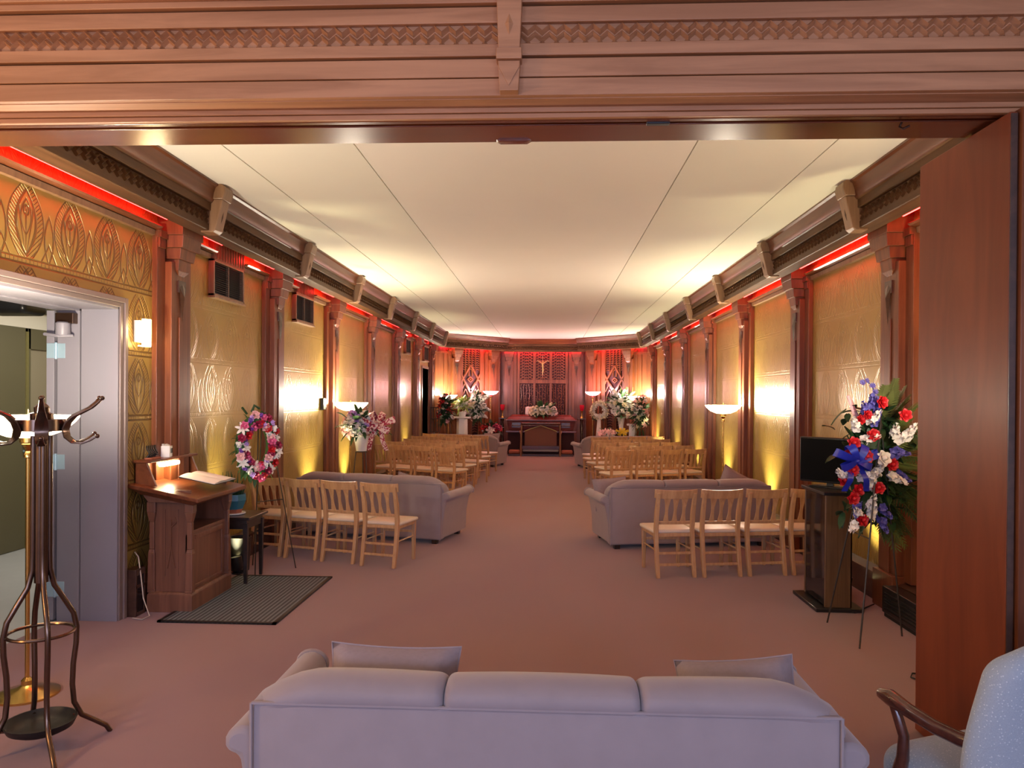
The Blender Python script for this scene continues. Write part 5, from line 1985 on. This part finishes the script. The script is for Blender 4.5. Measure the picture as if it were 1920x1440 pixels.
# right altar side
f = thing('white_wreath', 'round wreath of white flowers with a long white ribbon, right of the casket', 'wreath', (1.64, 21.75, 1.33), R(-6), AG)
rnd = random.Random(51)
b = MB()
b.tube([(.19 * cos(2 * pi * i / 30), 0, .20 * sin(2 * pi * i / 30)) for i in range(30)], .05, 8, True)
for i in range(70):
    q = rnd.uniform(0, 2 * pi)
    leaf(b, (.19 * cos(q), 0, .20 * sin(q)), (cos(q + 1) * .8, rnd.uniform(-.9, .2), sin(q + 1) * .8), rnd.uniform(.1, .16), .05, rnd)
b.build('foliage', M_leafd, f, 60)
for i in range(34):
    q = 2 * pi * i / 17
    rr = (.85, 1.18)[i % 2]
    flower(f, ('lily', 'stock', 'rose')[i % 3], (C_WHITE, C_CREAM)[i % 2], (.19 * rr * cos(q), -.05, .20 * rr * sin(q)), (-sin(q) * .7, -1, cos(q) * .7), (.12, .13, .09)[i % 3], rnd.uniform(0, 6))
b = MB()
b.grid(lambda u, v: ((u - .5) * (.09 + .06 * v) - .02 * v, -.07 + .02 * sin(v * 7), -.19 - .62 * v), 3, 10)
b.grid(lambda u, v: ((u - .5) * .16 + .01, -.08 + .03 * sin(u * 9), -.19 + .10 * (v - .5)), 6, 3)
b.build('white_ribbon', M_ribbon_white, f, 60)
for s in (-1, 1):
    MB().tube([(s * .25, -.10, -1.33), (s * .04, .06, .25)], .008, 6).build('easel_leg', M_wire, f)
MB().tube([(0, .3, -1.33), (0, .08, .25)], .008, 6).build('easel_leg', M_wire, f)

pedestal('dark-side white pedestal under the tall white vase of flowers', 2.24, 21.50, .72, .24)
f = thing('vase_bouquet', 'tall bouquet of white roses and fern in a slim white vase', 'flower arrangement', (2.24, 21.50, .72), 0, AG)
MB().lathe([(.06, 0), (.05, .05), (.07, .20), (.10, .38), (.13, .42), (.12, .42), (.09, .36), (0, .3)], 20, caps=False).build('vase', M_white, f)
bouquet(f, (0, -.04, .74), (.30, .18, .38), [('rose', C_WHITE, .14), ('carnation', C_WHITE, .15), ('stock', C_WHITE, .26), ('rose', C_CREAM, .12)], 28, (0, -1, .3), 60, M_leafg, 22, 45, .17, .40)
b = MB()
for x in (-.02, .16, .28):
    rr = random.Random(int(x * 100) + 90)
    leaf(b, (x, 0, .85), (x * .3, -.05, 1), .42, .06, rr, 0)
b.build('gladiolus_leaves', M_lime, f, 60)
pedestal('plain white pedestal in front of the dark spray, far right corner', 2.50, 20.95, .98, .22)
f = thing('potted_flowers', 'pot of cream flowers on the plain white pedestal, far right corner', 'flower arrangement', (2.50, 20.95, .98), 0, AG)
MB().lathe([(.07, 0), (.10, .12), (.09, .12), (0, .1)], 20, caps=False).build('pot', M_terra, f)
bouquet(f, (0, -.02, .22), (.17, .13, .12), [('carnation', C_CREAM, .12), ('rose', C_BLUSH, .10), ('lily', C_CREAM, .13)], 14, (0, -1, .6), 30, M_leafg, 6, 46, .13, .2)
f = thing('flower_easel_spray', 'drooping dark spray with large white flowers, far right corner', 'flower arrangement', (2.66, 20.62, 0), 0, AG)
for s in (-1, 1):
    MB().tube([(s * .22, -.15, 0), (s * .04, 0, 1.6)], .008, 6).build('easel_leg', M_wire, f)
MB().tube([(0, .25, 0), (0, .02, 1.6)], .008, 6).build('easel_leg', M_wire, f)
bouquet(f, (.02, -.05, 1.25), (.22, .13, .50), [('rose', C_WHITE, .13), ('carnation', C_BLUSH, .13), ('lily', C_BLUSH, .16), ('rose', C_CREAM, .12)], 26, (-.2, -1, .1), 90, M_leafd, 14, 47, .18, .34)
b = MB().lathe([(.25, 0), (.25, .03), (.06, .06), (.05, .50), (.34, .53), (.34, .56)], 28, (2.0, 20.94, 0))
tag(b.build('round_flower_stand', M_dark, None), 'low dark round stand under the blush basket and yellow bow', 'stand')
f = thing('flower_basket', 'low basket of blush white flowers on a round stand, television side', 'flower arrangement', (1.83, 20.95, .56), 0, AG)
MB().lathe([(.11, 0), (.16, .09), (.15, .09), (0, .07)], 20, caps=False).build('basket', M_vinyl, f)
bouquet(f, (0, -.03, .16), (.22, .17, .10), [('lily', C_BLUSH, .15), ('lily', C_WHITE, .15), ('carnation', C_BLUSH, .12)], 18, (0, -1, .8), 20, M_leafg, 2, 48, .12, .2)
f = thing('planter_with_bow', 'small dark planter with a big yellow satin bow, television side of the altar', 'planter', (2.20, 20.92, .56), 0, AG)
MB().lathe([(.10, 0), (.15, .10), (.14, .10), (0, .08)], 20, caps=False).build('basket', M_iron, f)
bow(f, 'yellow_bow', M_ribbon_yellow, (0, -.12, .18), .19)
b = MB()
rnd = random.Random(61)
for i in range(40):
    leaf(b, (rnd.uniform(-.1, .1), rnd.uniform(-.06, .06), .10), (rnd.uniform(-1, 1), rnd.uniform(-1, .4), rnd.uniform(0, .7)), .16, .05, rnd)
b.build('foliage', M_leafd, f, 60)

bpy.context.view_layer.update()
